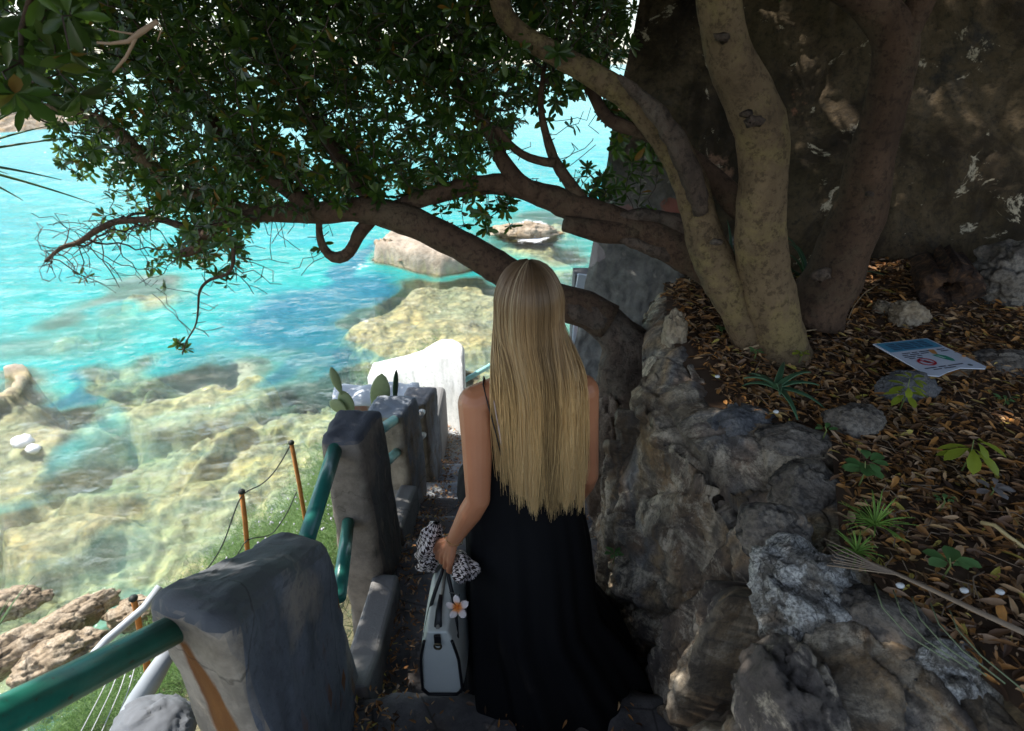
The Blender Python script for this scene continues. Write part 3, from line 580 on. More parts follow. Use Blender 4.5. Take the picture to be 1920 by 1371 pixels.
m = MB()
for k in range(420):
    x_ = rng.uniform(.75, 2.6); y_ = rng.uniform(.4, 2.6); a_ = rng.uniform(0, 6.28); L_ = rng.uniform(.03, .14); z_ = float(soilz(np.array([x_]), np.array([y_]))[0])+.016
    if x_ < xe(y_)+.03: continue
    m.tube([Vector((x_, y_, z_)), Vector((x_+math.cos(a_)*L_*.5, y_+math.sin(a_)*L_*.5, z_+.01)), Vector((x_+math.cos(a_+.3)*L_, y_+math.sin(a_+.3)*L_, z_))], [.0018, .0014, .0008], 5)
tag(m.build('twig_litter', m_plain('twig_litter', (.20, .14, .09), .9, 0, .5)), 'thin broken twigs scattered through the leaf litter', 'twigs', kind='stuff')
# ------------------------------------------------------------------ big old wall behind the trees
def wally(x): return 3.62-.46*(x-.5)
nx_, nz_ = 420, 420; X0 = np.linspace(0, 1, nx_); Zs = np.linspace(-4.2, 4.2, nz_); A, B = np.meshgrid(X0, Zs, indexing='ij'); A = A.ravel(); B = B.ravel()
xl = .49+.118*(B+1.25)+.012*fbm(np.stack([B*3, B*0, B*0], 1), 4, 80); x = xl+(6.4-xl)*A**1.3; y = wally(x)+.035*(B+1); pw = np.stack([x, y, B], 1)
d1, d2, i1 = worley(pw*np.array([3.2, 1, 4.2]), 82); dd = .008*(np.clip(d2-d1, 0, .12)/.12)+.02*(i1-.5)*np.clip((d2-d1)*6, 0, 1)+.035*fbm(pw*1.6, 5, 83)+.010*ridged(pw*7, 4, 84)+.008*fbm(pw*20, 3, 85)
y = y-dd*sstep(0, .02, A); V = np.stack([x, y, B], 1)
back = V[:nz_].copy(); back[:, 1] += 2.6; back[:, 0] += .9; V = np.concatenate([back, V])
def m_bigwall():
    t = NT('old_wall'); o = t.coord(); w = t.noise(o, 3, 6, .65); oc = t.mix(.3, o, w)
    a = t.noise(o, 1.6, 10, .7, .5); c = t.ramp(a, [(.36, (.018, .013, .009)), (.47, (.055, .039, .023)), (.56, (.125, .09, .052)), (.66, (.05, .045, .038))])
    g = t.noise(o, 1.1, 6, .6); c = t.mix(t.ramp(g, [(.5, 0), (.65, .7)]), c, (.085, .065, .033))
    cell = t.vor(oc, 3.6, 'F1', 'Color'); s = t.n('SeparateColor'); t.l(cell, s.inputs[0]); ds = t.vor(oc, 3.6, 'F1')
    pick = t.math('GREATER_THAN', s.outputs[1], .72); sm = t.math('MULTIPLY', pick, t.ramp(ds, [(.26, 1), (.32, 0)])); k = t.math('MULTIPLY', sm, t.ramp(t.noise(o, 9, 8, .75), [(.44, 0), (.54, 1)]))
    sc = t.ramp(s.outputs[0], [(0, (.34, .29, .22)), (.4, (.26, .11, .06)), (.7, (.46, .39, .29)), (1, (.20, .21, .24))]); c = t.mix(k, c, sc)
    chips = t.noise(o, 5.5, 8, .72, .6); c = t.mix(t.ramp(chips, [(.60, 0), (.63, 1)]), c, (.55, .47, .34))
    f = t.noise(o, 40, 6, .75); c = t.mix(t.ramp(f, [(.38, .6), (.5, 0)]), c, (.03, .026, .02))
    # low seaward end: paler render with set red, white and grey slabs
    sx = t.n('SeparateXYZ'); t.l(o, sx.inputs[0]); low = t.math('MULTIPLY', t.ramp(t.math('ADD', sx.outputs[0], t.math('MULTIPLY', t.math('SUBTRACT', a, .5), .8)), [(.95, 1), (1.35, 0)]), t.ramp(t.math('ADD', t.math('MULTIPLY', sx.outputs[2], -1), t.math('MULTIPLY', t.math('SUBTRACT', w, .5), .9)), [(.35, 0), (.95, 1)]))
    c2 = t.ramp(t.noise(o, 8, 8, .7), [(.35, (.13, .13, .125)), (.6, (.27, .265, .25))]); v3 = t.mix(.2, o, w); cl = t.vor(v3, 5.5, 'F1', 'Color'); s3 = t.n('SeparateColor'); t.l(cl, s3.inputs[0])
    k3 = t.math('MULTIPLY', t.math('GREATER_THAN', s3.outputs[1], .38), t.ramp(t.vor(v3, 5.5, 'F1'), [(.36, 1), (.39, 0)])); c2 = t.mix(k3, c2, t.ramp(s3.outputs[0], [(0, (.50, .50, .48)), (.45, (.34, .37, .42)), (.7, (.45, .12, .07)), (1, (.40, .42, .44))]))
    c = t.mix(low, c, c2)
    return t.fin(c, .9, t.bump(f, .6, .008, t.bump(chips, .5, .02, t.bump(a, .6, .05))), 0, .25)
bwall = quadmesh('retaining_wall', V, grid(nx_+1, nz_, False), m_bigwall()); tag(bwall, 'tall dark weathered rubble wall behind the trees', 'wall')

# ------------------------------------------------------------------ trees
def px_path(L):
    # (u, v, width in the picture, distance) -> centre line and radii; short spans are smoothed
    P0 = []; y = None
    for q in L:
        if len(q) > 3: y = q[3]
        P0.append((P(q[0], q[1], y), q[2]))
    pts = [p for p, _ in P0]; rad = [w/2*dep(p)/FPX for p, w in P0]
    # fill missing distances evenly
    idx = [i for i, q in enumerate(L) if len(q) > 3]; yy = np.interp(range(len(L)), idx, [L[i][3] for i in idx])
    pts = [P(L[i][0], L[i][1], yy[i]) for i in range(len(L))]; rad = [L[i][2]/2*dep(pts[i])/FPX for i in range(len(L))]
    n = len(pts); d = [0]
    for i in range(1, n): d.append(d[-1]+(pts[i]-pts[i-1]).length)
    m = max(4, int(d[-1]/.03)); s = np.linspace(0, d[-1], m); A = np.array([p[:] for p in pts])
    Q = np.stack([np.interp(s, d, A[:, k]) for k in range(3)], 1); R = np.interp(s, d, rad)
    for _ in range(2 if m > 6 else 0):
        Q[1:-1] = (Q[:-2]+2*Q[1:-1]+Q[2:])/4; R[1:-1] = (R[:-2]+2*R[1:-1]+R[2:])/4
    return Q, R
def limb(name, L, mat, parent=None, n=20, rough=.05, seed=1, tag_l=None):
    Q, R = px_path(L); m = len(Q); T = np.gradient(Q, axis=0); T /= np.linalg.norm(T, axis=1)[:, None]
    nx = np.cross(T[0], [0.3, .2, 1.]); nx /= np.linalg.norm(nx); V = []
    ang = np.linspace(0, 2*np.pi, n, endpoint=False); 
    for i in range(m):
        nx = nx-T[i]*nx.dot(T[i]); nx /= np.linalg.norm(nx); ny = np.cross(T[i], nx)
        V.append(Q[i]+R[i]*(np.cos(ang)[:, None]*nx+np.sin(ang)[:, None]*ny))
    V = np.array(V); C = np.repeat(Q, n, 0); V = V.reshape(-1, 3); Rr = np.repeat(R, n); sc = 1/np.maximum(Rr.mean(), .01)
    k = 1+rough*1.6*fbm(V*sc*.45, 3, seed)+rough*.7*fbm(V*sc*1.6, 3, seed+4); V = C+(V-C)*k[:, None]
    F = grid(m, n).tolist() if False else []
    for i in range(m-1):
        for a in range(n): F.append((i*n+a, i*n+(a+1) % n, (i+1)*n+(a+1) % n, (i+1)*n+a))
    F.append(tuple(range(n-1, -1, -1))); F.append(tuple((m-1)*n+a for a in range(n)))
    o = mkobj(name, V, F, mat)
    if parent: under(parent, o)
    return o, Q, R
ta = empty('pittosporum_tree', (.98, 2.0, -1.05)); tb = empty('leaning_tree', (.40, 2.25, -2.2)); ALL = []
BK, BD, BR = MAT['bark'], MAT['bark_dark'], MAT['bark_rough']
def lb(root, name, L, mat, **k):
    o, Q, R = limb(name, L, mat, root, **k); ALL.append((root, Q, R)); return o
lb(ta, 'trunk', [(1460, 672, 118, 2.07), (1456, 648, 106, 2.07), (1450, 600, 98, 2.07), (1437, 530, 98), (1425, 460, 96), (1426, 400, 88), (1432, 340, 88), (1433, 280, 93), (1425, 230, 98), (1398, 180, 90), (1372, 120, 84), (1354, 60, 80), (1350, 0, 80, 1.97), (1335, -130, 84, 1.9), (1290, -330, 80, 1.75), (1200, -700, 70, 1.5)], BK, n=36, rough=.055, seed=2)
lb(ta, 'trunk', [(1418, 680, 60, 2.06), (1405, 640, 60, 2.08), (1382, 585, 62), (1350, 520, 70), (1326, 468, 76), (1320, 430, 68), (1305, 380, 60), (1290, 330, 62), (1262, 278, 62), (1225, 230, 56), (1180, 182, 50), (1120, 147, 46), (1060, 112, 42), (990, 75, 38, 2.3), (952, 45, 36), (936, 10, 36), (925, -90, 34, 2.2), (880, -260, 30, 2.0)], BK, n=28, rough=.07, seed=5)
lb(ta, 'trunk', [(1520, 600, 120, 2.3), (1538, 565, 108, 2.3), (1568, 510, 96, 2.32), (1597, 440, 95), (1620, 370, 82), (1632, 300, 80), (1648, 240, 76), (1668, 160, 74), (1682, 90, 76), (1672, 40, 74), (1625, 0, 64, 2.3), (1540, -60, 58, 2.2), (1450, -160, 50, 2.0)], BD, n=28, rough=.07, seed=7)
lb(ta, 'branch', [(1682, 90, 50, 2.28), (1720, 20, 52, 2.3), (1760, -80, 50, 2.3), (1820, -300, 40, 2.1)], BD, n=18, seed=9)
lb(ta, 'branch', [(1420, 420, 40, 2.08), (1385, 385, 50, 2.18), (1345, 345, 44, 2.22), (1300, 300, 36, 2.25), (1260, 270, 30, 2.28)], BD, n=18, seed=10)
lb(ta, 'branch', [(1312, 400, 30, 2.10), (1298, 340, 44, 2.09), (1275, 275, 44, 2.08), (1248, 230, 38), (1215, 192, 30), (1185, 165, 22), (1160, 142, 9, 2.1)], BR, n=22, rough=.24, seed=11)
lb(ta, 'branch', [(1420, 585, 60, 2.25), (1360, 530, 60, 2.3), (1310, 490, 62, 2.34), (1250, 455, 66, 2.4), (1185, 428, 62, 2.45), (1110, 402, 52), (1050, 377, 46), (990, 357, 42), (930, 342, 38, 2.55), (870, 350, 34), (800, 370, 30), (745, 388, 26, 2.6), (700, 405, 26), (672, 440, 24), (655, 478, 22), (625, 487, 19), (605, 468, 16), (597, 435, 13), (600, 395, 10), (580, 360, 7, 2.62)], BD, n=22, rough=.09, seed=13)
lb(ta, 'branch', [(1330, 470, 40, 2.34), (1290, 425, 36, 2.4), (1240, 407, 30), (1180, 405, 26), (1130, 415, 22, 2.44)], BR, n=14, rough=.14, seed=14)
lb(ta, 'branch', [(1330, 520, 30, 2.3), (1260, 478, 30, 2.36), (1200, 460, 24), (1158, 445, 12, 2.38)], BR, n=14, rough=.2, seed=15)
lb(ta, 'branch', [(1190, 436, 44, 2.42), (1130, 434, 42, 2.40), (1085, 426, 34), (1058, 420, 30, 2.38)], BD, n=18, rough=.06, seed=16)
lb(ta, 'branch', [(1010, 365, 36, 2.5), (975, 345, 34, 2.5), (955, 320, 32), (935, 292, 28), (925, 260, 24), (900, 215, 22), (850, 150, 18), (790, 80, 14, 2.8)], BD, n=14, seed=18)
lb(ta, 'branch', [(1112, 398, 24, 2.48), (1080, 362, 24), (1055, 325, 22), (1037, 300, 20), (1028, 265, 16), (1018, 235, 14), (1012, 190, 12), (1020, 130, 9, 2.6)], BD, n=12, seed=19)
lb(ta, 'branch', [(1040, 306, 18, 2.48), (1005, 302, 16), (975, 290, 15), (950, 265, 13), (930, 240, 12, 2.5)], BD, n=10, seed=20)
lb(ta, 'branch', [(1260, 275, 24, 2.25), (1200, 245, 26, 2.3), (1150, 232, 24), (1128, 212, 24), (1110, 170, 20), (1060, 110, 16, 2.5)], BD, n=12, seed=21)
lb(tb, 'trunk', [(1182, 830, 110, 2.30), (1180, 760, 116, 2.32), (1178, 690, 118, 2.35), (1172, 645, 100, 2.38), (1140, 605, 78, 2.4), (1100, 580, 66, 2.42), (1050, 565, 62)], BR, n=60, rough=.17, seed=23)
lb(tb, 'trunk', [(1140, 605, 76, 2.4), (1100, 581, 66, 2.42), (1050, 565, 62), (1000, 548, 60), (950, 512, 60, 2.45), (900, 480, 60), (840, 448, 58), (780, 418, 58), (720, 398, 52, 2.55), (660, 392, 46), (600, 400, 42), (530, 400, 36), (470, 402, 30, 2.7), (420, 418, 26), (385, 440, 22), (368, 468, 20), (345, 475, 16, 2.75)], BD, n=26, rough=.06, seed=24)
lb(tb, 'branch', [(480, 402, 28, 2.7), (400, 380, 28, 2.75), (330, 350, 28, 2.8), (268, 302, 27, 2.85), (240, 262, 25), (195, 226, 22), (130, 207, 17), (60, 197, 13), (0, 200, 11), (-60, 190, 10, 3.0)], BK, n=12, rough=.08, seed=26)
lb(tb, 'branch', [(600, 400, 34, 2.6), (520, 340, 30, 2.75), (430, 260, 26, 2.9), (330, 160, 22, 3.0), (240, 60, 18, 3.1), (150, -60, 14, 3.1)], BD, n=12, seed=27)
lb(tb, 'branch', [(720, 398, 36, 2.55), (660, 330, 32, 2.7), (600, 240, 28, 2.9), (540, 130, 24, 3.1), (500, 0, 20, 3.2), (450, -160, 16, 3.2)], BD, n=12, seed=28)
lb(tb, 'branch', [(385, 440, 14, 2.75), (300, 410, 13, 2.8), (215, 415, 12, 2.85), (175, 435, 11), (150, 455, 10), (115, 463, 8), (85, 490, 5, 2.9)], BD, n=8, seed=29)
lb(tb, 'branch', [(430, 440, 9, 2.7), (438, 470, 8), (440, 492, 7), (428, 517, 6), (390, 523, 6), (372, 545, 5), (372, 580, 4), (368, 612, 3), (348, 640, 3), (342, 665, 2, 2.7)], BD, n=6, seed=30)
lb(ta, 'branch', [(925, -90, 30, 2.2), (700, -130, 26, 1.9), (400, -200, 24, 1.5), (100, -150, 18, 1.3), (40, 60, 10, 1.25)], BD, n=10, seed=31)

# space colonisation: twigs reach for scattered growth points, leaf rosettes sit on their tips
def inpoly(poly, x, y):
    c = np.zeros(len(x), bool); n = len(poly)
    for i in range(n):
        x0, y0 = poly[i]; x1, y1 = poly[(i+1) % n]
        c ^= ((y0 > y) != (y1 > y)) & (x < (x1-x0)*(y-y0)/((y1-y0) or 1e-9)+x0)
    return c
def scatter(poly, n, y0, y1):
    poly = np.array(poly, float); out = []
    mn = poly.min(0); mx = poly.max(0); m = n*4; u = rng.uniform(mn[0], mx[0], m); v = rng.uniform(mn[1], mx[1], m); k = inpoly(poly, u, v); u = u[k][:n]; v = v[k][:n]
    yv = rng.uniform(y0, y1, len(u)); a = (u-960)/FPX; b = (685.5-v)/FPX; dy = CP+b*SP; t = yv/dy; return np.stack([a*t, yv, (-SP+b*CP)*t], 1)
main = [(95, 345), (120, 260), (75, 190), (0, 140), (-150, 120), (-200, -260), (1150, -260), (1195, 40), (1185, 110), (1120, 170), (1010, 215), (960, 255), (900, 330), (860, 385), (780, 375), (700, 360), (600, 385), (520, 420), (470, 450), (400, 500), (340, 500), (300, 450), (270, 400), (220, 350), (150, 330)]
core = [(330, -260), (1100, -260), (1130, 90), (980, 200), (880, 310), (760, 350), (560, 370), (400, 400), (320, 330), (260, 180)]
AT = [(scatter(main, 4200, 2.3, 3.9), 1), (scatter(core, 3600, 2.3, 3.9), 1), (scatter([(150, -120), (1190, -120), (1200, 60), (1000, 150), (500, 170), (180, 140)], 2600, 2.2, 4.8), 1),
      (scatter([(820, 385), (960, 370), (965, 430), (830, 445)], 30, 2.45, 2.7), 1), (scatter([(1150, 170), (1240, 200), (1235, 330), (1150, 320)], 90, 2.4, 2.7), 1),
      (scatter([(1095, 320), (1165, 320), (1160, 400), (1110, 395)], 40, 2.6, 2.9), 1), (scatter([(300, 400), (460, 400), (440, 545), (330, 500)], 70, 2.65, 2.9), 1),
      (scatter([(60, 400), (300, 380), (330, 470), (300, 560), (60, 530)], 900, 2.65, 3.1), 0), (scatter([(330, 480), (460, 480), (440, 640), (330, 660)], 40, 2.65, 2.8), 0),
      (scatter([(440, 430), (640, 420), (600, 520), (470, 560)], 220, 2.55, 2.8), 0), (scatter([(900, 160), (1140, 150), (1140, 370), (960, 350)], 200, 2.45, 2.8), 0),
      (scatter([(-100, 100), (150, -50), (200, 160), (60, 230)], 130, 1.15, 1.5), 2)]
# crown overhead, out of the picture, that shades the stairs
NV_ = 3600; ov = np.stack([rng.uniform(-3.4, 2.6, NV_), rng.uniform(-.9, 3.3, NV_), rng.uniform(.4, 3.4, NV_)], 1); ov = ov[ov[:, 0] > -2.8]; ov = ov[(ov[:, 2] > .9-.35*(ov[:, 0]+.5)*0) | (ov[:, 1] > 2)]; ov = ov[(ov[:, 2] < 1.5+.75*(ov[:, 0]+3.4)) & (ov[:, 1] < wally(ov[:, 0])-.3)]
fr_up = (ov[:, 1]*SP+ov[:, 2]*CP)/np.maximum(ov[:, 1]*CP-ov[:, 2]*SP, .05); ov = ov[(fr_up > .72) | (ov[:, 1]*CP-ov[:, 2]*SP < .1)]
AT.append((ov, 3))
att = np.concatenate([a for a, _ in AT]); kind = np.concatenate([np.full(len(a), k) for a, k in AT])
# crown carved away along the sun ray so sun reaches the turn of the path
def clear(p, tgt, r):
    s = np.array(SUN[:]); w = p-np.array(tgt); t = w @ s; return (np.linalg.norm(w-t[:, None]*s, axis=1) > r) | (t < 0)
km = clear(att, (-.65, 4.0, -2.3), .42) & clear(att, (-.7, 3.9, -2.9), .35); att = att[km]; kind = kind[km]
seedP = []; seedR = []; own = []
for root, Q, R in ALL:
    m_ = R < .06; seedP.append(Q[m_]); seedR.append(R[m_]); own.append(np.full(m_.sum(), 0 if root is ta else 1))
N0 = np.concatenate(seedP); R0 = np.concatenate(seedR); O0 = np.concatenate(own)
# overhead limbs to seed the upper crown
for (p0, p1) in (((.3, 1.7, .7), (-2.6, 1.2, 1.3)), ((.5, 1.2, 1.0), (-1.0, -.6, 1.5)), ((.9, 1.8, .9), (1.6, 0.2, 1.5)), ((-.3, 1.6, .9), (-3.2, 2.0, 1.4)), ((-1.2, 1.3, 1.2), (-3.0, 0.0, 1.5)), ((.9, 1.9, 1.0), (.2, 2.2, 3.2)), ((1.2, 1.9, 1.2), (2.3, 1.6, 3.0)), ((.9, 1.7, 1.2), (.6, .3, 2.8))):
    tt = np.linspace(0, 1, 40)[:, None]; q = np.array(p0)*(1-tt)+np.array(p1)*tt+.06*np.stack([fbm(tt.repeat(3, 1)*5, 2, k) for k in (1, 2, 3)], 1)
    ra = np.linspace(.04, .012, 40); N0 = np.concatenate([N0, q]); R0 = np.concatenate([R0, ra]); O0 = np.concatenate([O0, np.zeros(40, int)]); mbq = MB(); mbq.tube([Vector(v) for v in q], list(ra), 8); oo = mbq.build('branch', BD); under(ta, oo)
nodes = [N0]; par = np.full(len(N0), -1); NA = N0.copy(); own = O0.copy(); STEP_L = .055
best = np.full(len(att), 1e9); bi = np.zeros(len(att), int); alive = np.ones(len(att), bool)
def upd(new, off):
    for c in range(0, len(new), 400):
        blk = new[c:c+400]; d = np.linalg.norm(att[:, None]-blk[None], axis=2); j = d.argmin(1); dm = d[np.arange(len(att)), j]; k = dm < best
        best[k] = dm[k]; bi[k] = j[k]+off+c
upd(N0, 0); last = None
for it in range(75):
    idx = np.where(alive & (best > .05))[0]; idx = idx[best[idx] < 3.0]
    if len(idx) == 0: break
    g = {}; v = att[idx]-NA[bi[idx]]; v /= np.linalg.norm(v, axis=1)[:, None]
    acc = np.zeros_like(NA); np.add.at(acc, bi[idx], v); act = np.unique(bi[idx]); dv = acc[act]; dv /= np.maximum(np.linalg.norm(dv, axis=1)[:, None], 1e-6)
    dv += rng.normal(0, .28, dv.shape); dv /= np.linalg.norm(dv, axis=1)[:, None]
    new = NA[act]+dv*STEP_L; off = len(NA); NA = np.concatenate([NA, new]); par = np.concatenate([par, act]); own = np.concatenate([own, own[act]])
    upd(new, off); alive &= best > .07
nn = len(NA); ch = [[] for _ in range(nn)]
for i in range(nn):
    if par[i] >= 0: ch[par[i]].append(i)
RA = np.zeros(nn)
for i in range(nn-1, len(N0)-1, -1):
    RA[i] = .0019 if not ch[i] else min(.02, (sum(RA[c]**2.3 for c in ch[i]))**(1/2.3))
tw = [MB(), MB()]; termn = []
for i in range(nn):
    starts = [c for c in ch[i] if i < len(N0) or c != max(ch[i], key=lambda q: RA[q])] if ch[i] else []
    for s0 in starts:
        chain = [i, s0]
        while ch[chain[-1]]: chain.append(max(ch[chain[-1]], key=lambda q: RA[q]))
        pts = [Vector(NA[k]) for k in chain]; rad = [RA[k] for k in chain]; rad[0] = min(rad[1]*1.2, R0[i] if i < len(N0) else rad[1])
        tw[own[i]].tube(pts, rad, 5 if rad[1] > .004 else 3, False)
for w_, root in zip(tw, (ta, tb)): under(root, w_.build('twigs', MAT['twig']))
# leaves: which growth kind is each node closest to
lk = np.zeros(nn, int); 
for i in range(len(N0), nn):
    pass
isn = np.arange(len(N0), nn); thin = isn[RA[isn] < .0048]
kk = np.empty(len(thin), int)
for c in range(0, len(thin), 400):
    b = NA[thin[c:c+400]]; kk[c:c+400] = kind[np.linalg.norm(att[None]-b[:, None], axis=2).argmin(1)]
ter = np.array([len(ch[i]) == 0 for i in thin])
pos = []; dr = []; up = []; LL = []; ow = []
for i, k, te in zip(thin, kk, ter):
    if k == 0:
        if rng.random() > .02: continue
    if k == 3 and not te and rng.random() > .8: continue
    ax_ = NA[i]-NA[par[i]]; ax_ /= np.linalg.norm(ax_)+1e-9
    nl = (13 if te else 6) if k != 3 else (11 if te else 6)
    if not te and rng.random() < .12: continue
    a1 = np.cross(ax_, [.1, .2, 1]); a1 /= np.linalg.norm(a1)+1e-9; a2 = np.cross(ax_, a1); ph = rng.random()*6.28
    for q in range(nl):
        an = ph+q*2.4; el = rng.uniform(.15, .8) if te else rng.uniform(.0, .5)
        d = (a1*math.cos(an)+a2*math.sin(an))+ax_*el+np.array([0, 0, .12]); pos.append(NA[i]-(0 if te else rng.random()*STEP_L)*ax_); dr.append(d); up.append(ax_+np.array([0, 0, .5])+rng.normal(0, .2, 3))
        LL.append(rng.uniform(.036, .068)*(2.3 if k == 3 else 1.15 if k == 2 else 1)*(.75 if q > 5 else 1)); ow.append(own[i])  # unseen overhead leaves are oversized to cast denser shade
NL_ = 16000; fx = rng.uniform(-3.4, 3.2, NL_); fy = rng.uniform(-.9, 4.7, NL_); fz = rng.uniform(.6, 4.4, NL_)  # loose unseen leaf clusters added overhead, without twigs, to shade bank and wall
k_ = (fz > .9) & (fx > -2.6) & ((fy > 1.9) | (fz > 1.0)) & (fz < 1.6+.75*(fx+3.4)) & (fz > .15*fy+.6) & (fy < np.where(fx > .3, wally(fx)-.25, 9))
Q_ = np.stack([fx, fy, fz], 1)[k_]; km = clear(Q_, (-.65, 4.0, -2.3), .42) & clear(Q_, (-.7, 3.9, -2.9), .35); Q_ = Q_[km]
for c_ in Q_:
    ax_ = rng.normal(0, 1, 3); ax_ /= np.linalg.norm(ax_); a1 = np.cross(ax_, [.1, .2, 1]); a1 /= np.linalg.norm(a1)+1e-9; a2 = np.cross(ax_, a1); wh = rng.integers(0, 2)
    for q in range(9):
        an = q*2.4; pos.append(c_); dr.append(a1*math.cos(an)+a2*math.sin(an)+ax_*rng.uniform(.1, .7)); up.append(ax_+rng.normal(0, .2, 3)); LL.append(rng.uniform(.09, .13)); ow.append(wh)
pos = np.array(pos); dr = np.array(dr); up = np.array(up); LL = np.array(LL); ow = np.array(ow); rn = rng.uniform(0, 1, len(LL))**1.0; rn = np.where((rn > .9) & (rng.random(len(LL)) < .75), .5, rn)
print('nodes', nn, 'leaves', len(LL), 'terminals', ter.sum())
for k, root in ((0, ta), (1, tb)):
    m_ = ow == k; o_ = leaves('crown', pos[m_], dr[m_], up[m_], LL[m_], LL[m_]*rng.uniform(.30, .40, m_.sum()), rn[m_], MAT['leaf'], None, .12, .12); under(root, o_)
tag(ta, 'many-stemmed tree with thick pale trunks growing from the leaf-strewn bank', 'tree')
tag(tb, 'tree leaning out over the sea from behind the blonde woman, with a rough dark base', 'tree')
# knots on the main trunk
for (u, v, yy, r, a) in ((1415, 228, 1.87, .022, 0), (1402, 214, 1.88, .012, 0), (1356, 70, 1.87, .016, 0), (1345, 455, 2.0, .014, 0), (1633, 365, 2.17, .010, 0), (1540, 518, 2.14, .03, 0)):
    m = MB(); c = P(u, v, yy); r *= .8; m.tube([c+Vector((0, .012, 0)), c+Vector((0, .0, 0)), c+Vector((0, -.007, .0)), c+Vector((0, -.008, 0)), c+Vector((0, -.001, 0)), c+Vector((0, .008, 0))], [r*2.0, r*1.6, r*1.15, r*.9, r*.6, r*.4], 11, True, .6, None, .3); k_ = m.build('knot', BR); under(ta, k_)
# dead broken twig hanging among the near leaves
m = MB(); y_ = 1.15
for L in ([(295, 40, 9), (262, 62, 11), (240, 78, 8), (205, 82, 5), (182, 80, 4)], [(258, 62, 8), (248, 85, 6), (236, 108, 6), (212, 136, 4)], [(250, 64, 4), (225, 60, 3), (205, 56, 2)], [(295, 40, 4), (303, 55, 3), (295, 78, 2)]):
    pp = [P(u, v, y_) for u, v, w in L]; m.tube(pp, [w*.5*dep(p)/FPX for p, (u, v, w) in zip(pp, L)], 8)
tag(m.build('dead_twig', m_plain('dry_wood', (.42, .28, .18), .8)), 'pale broken forked twig caught in the leaves at the upper left', 'twig')
# ------------------------------------------------------------------ woman
SKIN = NT('skin'); n_ = SKIN.noise(SKIN.coord(), 12, 5); SKIN.b.inputs['Subsurface Weight'].default_value = .12; SKIN.b.inputs['Subsurface Radius'].default_value = (.012, .005, .003)
SKIN = SKIN.fin(SKIN.mix(n_, (.43, .165, .078), (.56, .245, .125)), .42, SKIN.bump(SKIN.noise(SKIN.coord(), 220, 3), .12, .001), 0, .45)
def swept(m, pts, n=16):
    # pts: (x, y, z, half width, half depth); closed with rounded ends
    P_ = [Vector(p[:3]) for p in pts]; k = len(P_); vs = []; fs = []
    T = [(P_[min(i+1, k-1)]-P_[max(i-1, 0)]).normalized() for i in range(k)]; nx = T[0].cross(Vector((0, 1, 0))); nx = nx.normalized() if nx.length > .1 else Vector((1, 0, 0))
    for i in range(k):
        nx = (nx-T[i]*nx.dot(T[i])).normalized(); ny = T[i].cross(nx)
        for a in range(n): th = 2*math.pi*a/n; vs.append(P_[i]+nx*math.cos(th)*pts[i][3]+ny*math.sin(th)*pts[i][4])
    for i in range(k-1):
        for a in range(n): fs.append((i*n+a, i*n+(a+1) % n, (i+1)*n+(a+1) % n, (i+1)*n+a))
    fs += [tuple(range(n-1, -1, -1)), tuple((k-1)*n+a for a in range(n))]; m.add(vs, fs)
    m.ball(P_[0], (max(pts[0][3:5]),)*3 if max(pts[0][3:5]) < .05 else (pts[0][3], pts[0][4], .03)); m.ball(P_[-1], (max(pts[-1][3:5]),)*3 if max(pts[-1][3:5]) < .05 else (pts[-1][3], pts[-1][4], .03))
def cap_chain(m, pts, n=12):
    for (a, ra), (b, rb) in zip(pts[:-1], pts[1:]):
        a = Vector(a); b = Vector(b); m.tube([a.lerp(b, t) for t in (0, .25, .5, .75, 1)], [ra+(rb-ra)*t for t in (0, .25, .5, .75, 1)], n)
        m.ball(a, (ra,)*3, n, 8); m.ball(b, (rb,)*3, n, 8)
m = MB()
swept(m, [(.05, 1.52, -1.42, .165, .115), (.05, 1.52, -1.34, .16, .11), (.05, 1.51, -1.18, .125, .09), (.05, 1.505, -1.08, .135, .095), (.052, 1.50, -.98, .150, .10), (.054, 1.495, -.90, .145, .085), (.052, 1.495, -.86, .115, .06), (.05, 1.498, -.83, .07, .052)], 28)
cap_chain(m, [((.05, 1.50, -.86), .062), ((.047, 1.51, -.78), .05), ((.045, 1.525, -.70), .05)], 18)
m.ball((.045, 1.515, -.595), (.073, .09, .105), 24, 18); m.ball((.045, 1.565, -.645), (.055, .055, .065), 18, 12)   # skull, jaw
m.ball((.045, 1.612, -.62), (.010, .014, .016), 8, 6)      # nose
m.ball((.045, 1.600, -.662), (.022, .010, .008), 8, 6)     # mouth
for s in (-1, 1): m.ball((.045+s*.072, 1.52, -.61), (.010, .018, .028), 8, 6)   # ears
# shoulders and arms
LS = (-.108, 1.462, -.905); LE = (-.106, 1.375, -1.205); LW = (-.192, 1.392, -1.392)
RS = (.212, 1.508, -.892); RE = (.247, 1.485, -1.195); RW = (.235, 1.60, -1.405)
for Sx, E, Wr, sg in ((LS, LE, LW, -1), (RS, RE, RW, 1)):
    cap_chain(m, [((.05+sg*.07, 1.49, -.875), .052), (Sx, .056)], 16)
    mid = tuple(a*.62+b*.38 for a, b in zip(Sx, E)); cap_chain(m, [(Sx, .056), (mid, .048), (E, .038)], 18)
    f1 = tuple(a*.7+b*.3 for a, b in zip(E, Wr)); cap_chain(m, [(E, .038), (f1, .039), (tuple(a*.3+b*.7 for a, b in zip(E, Wr)), .030), (Wr, .0245)], 18)
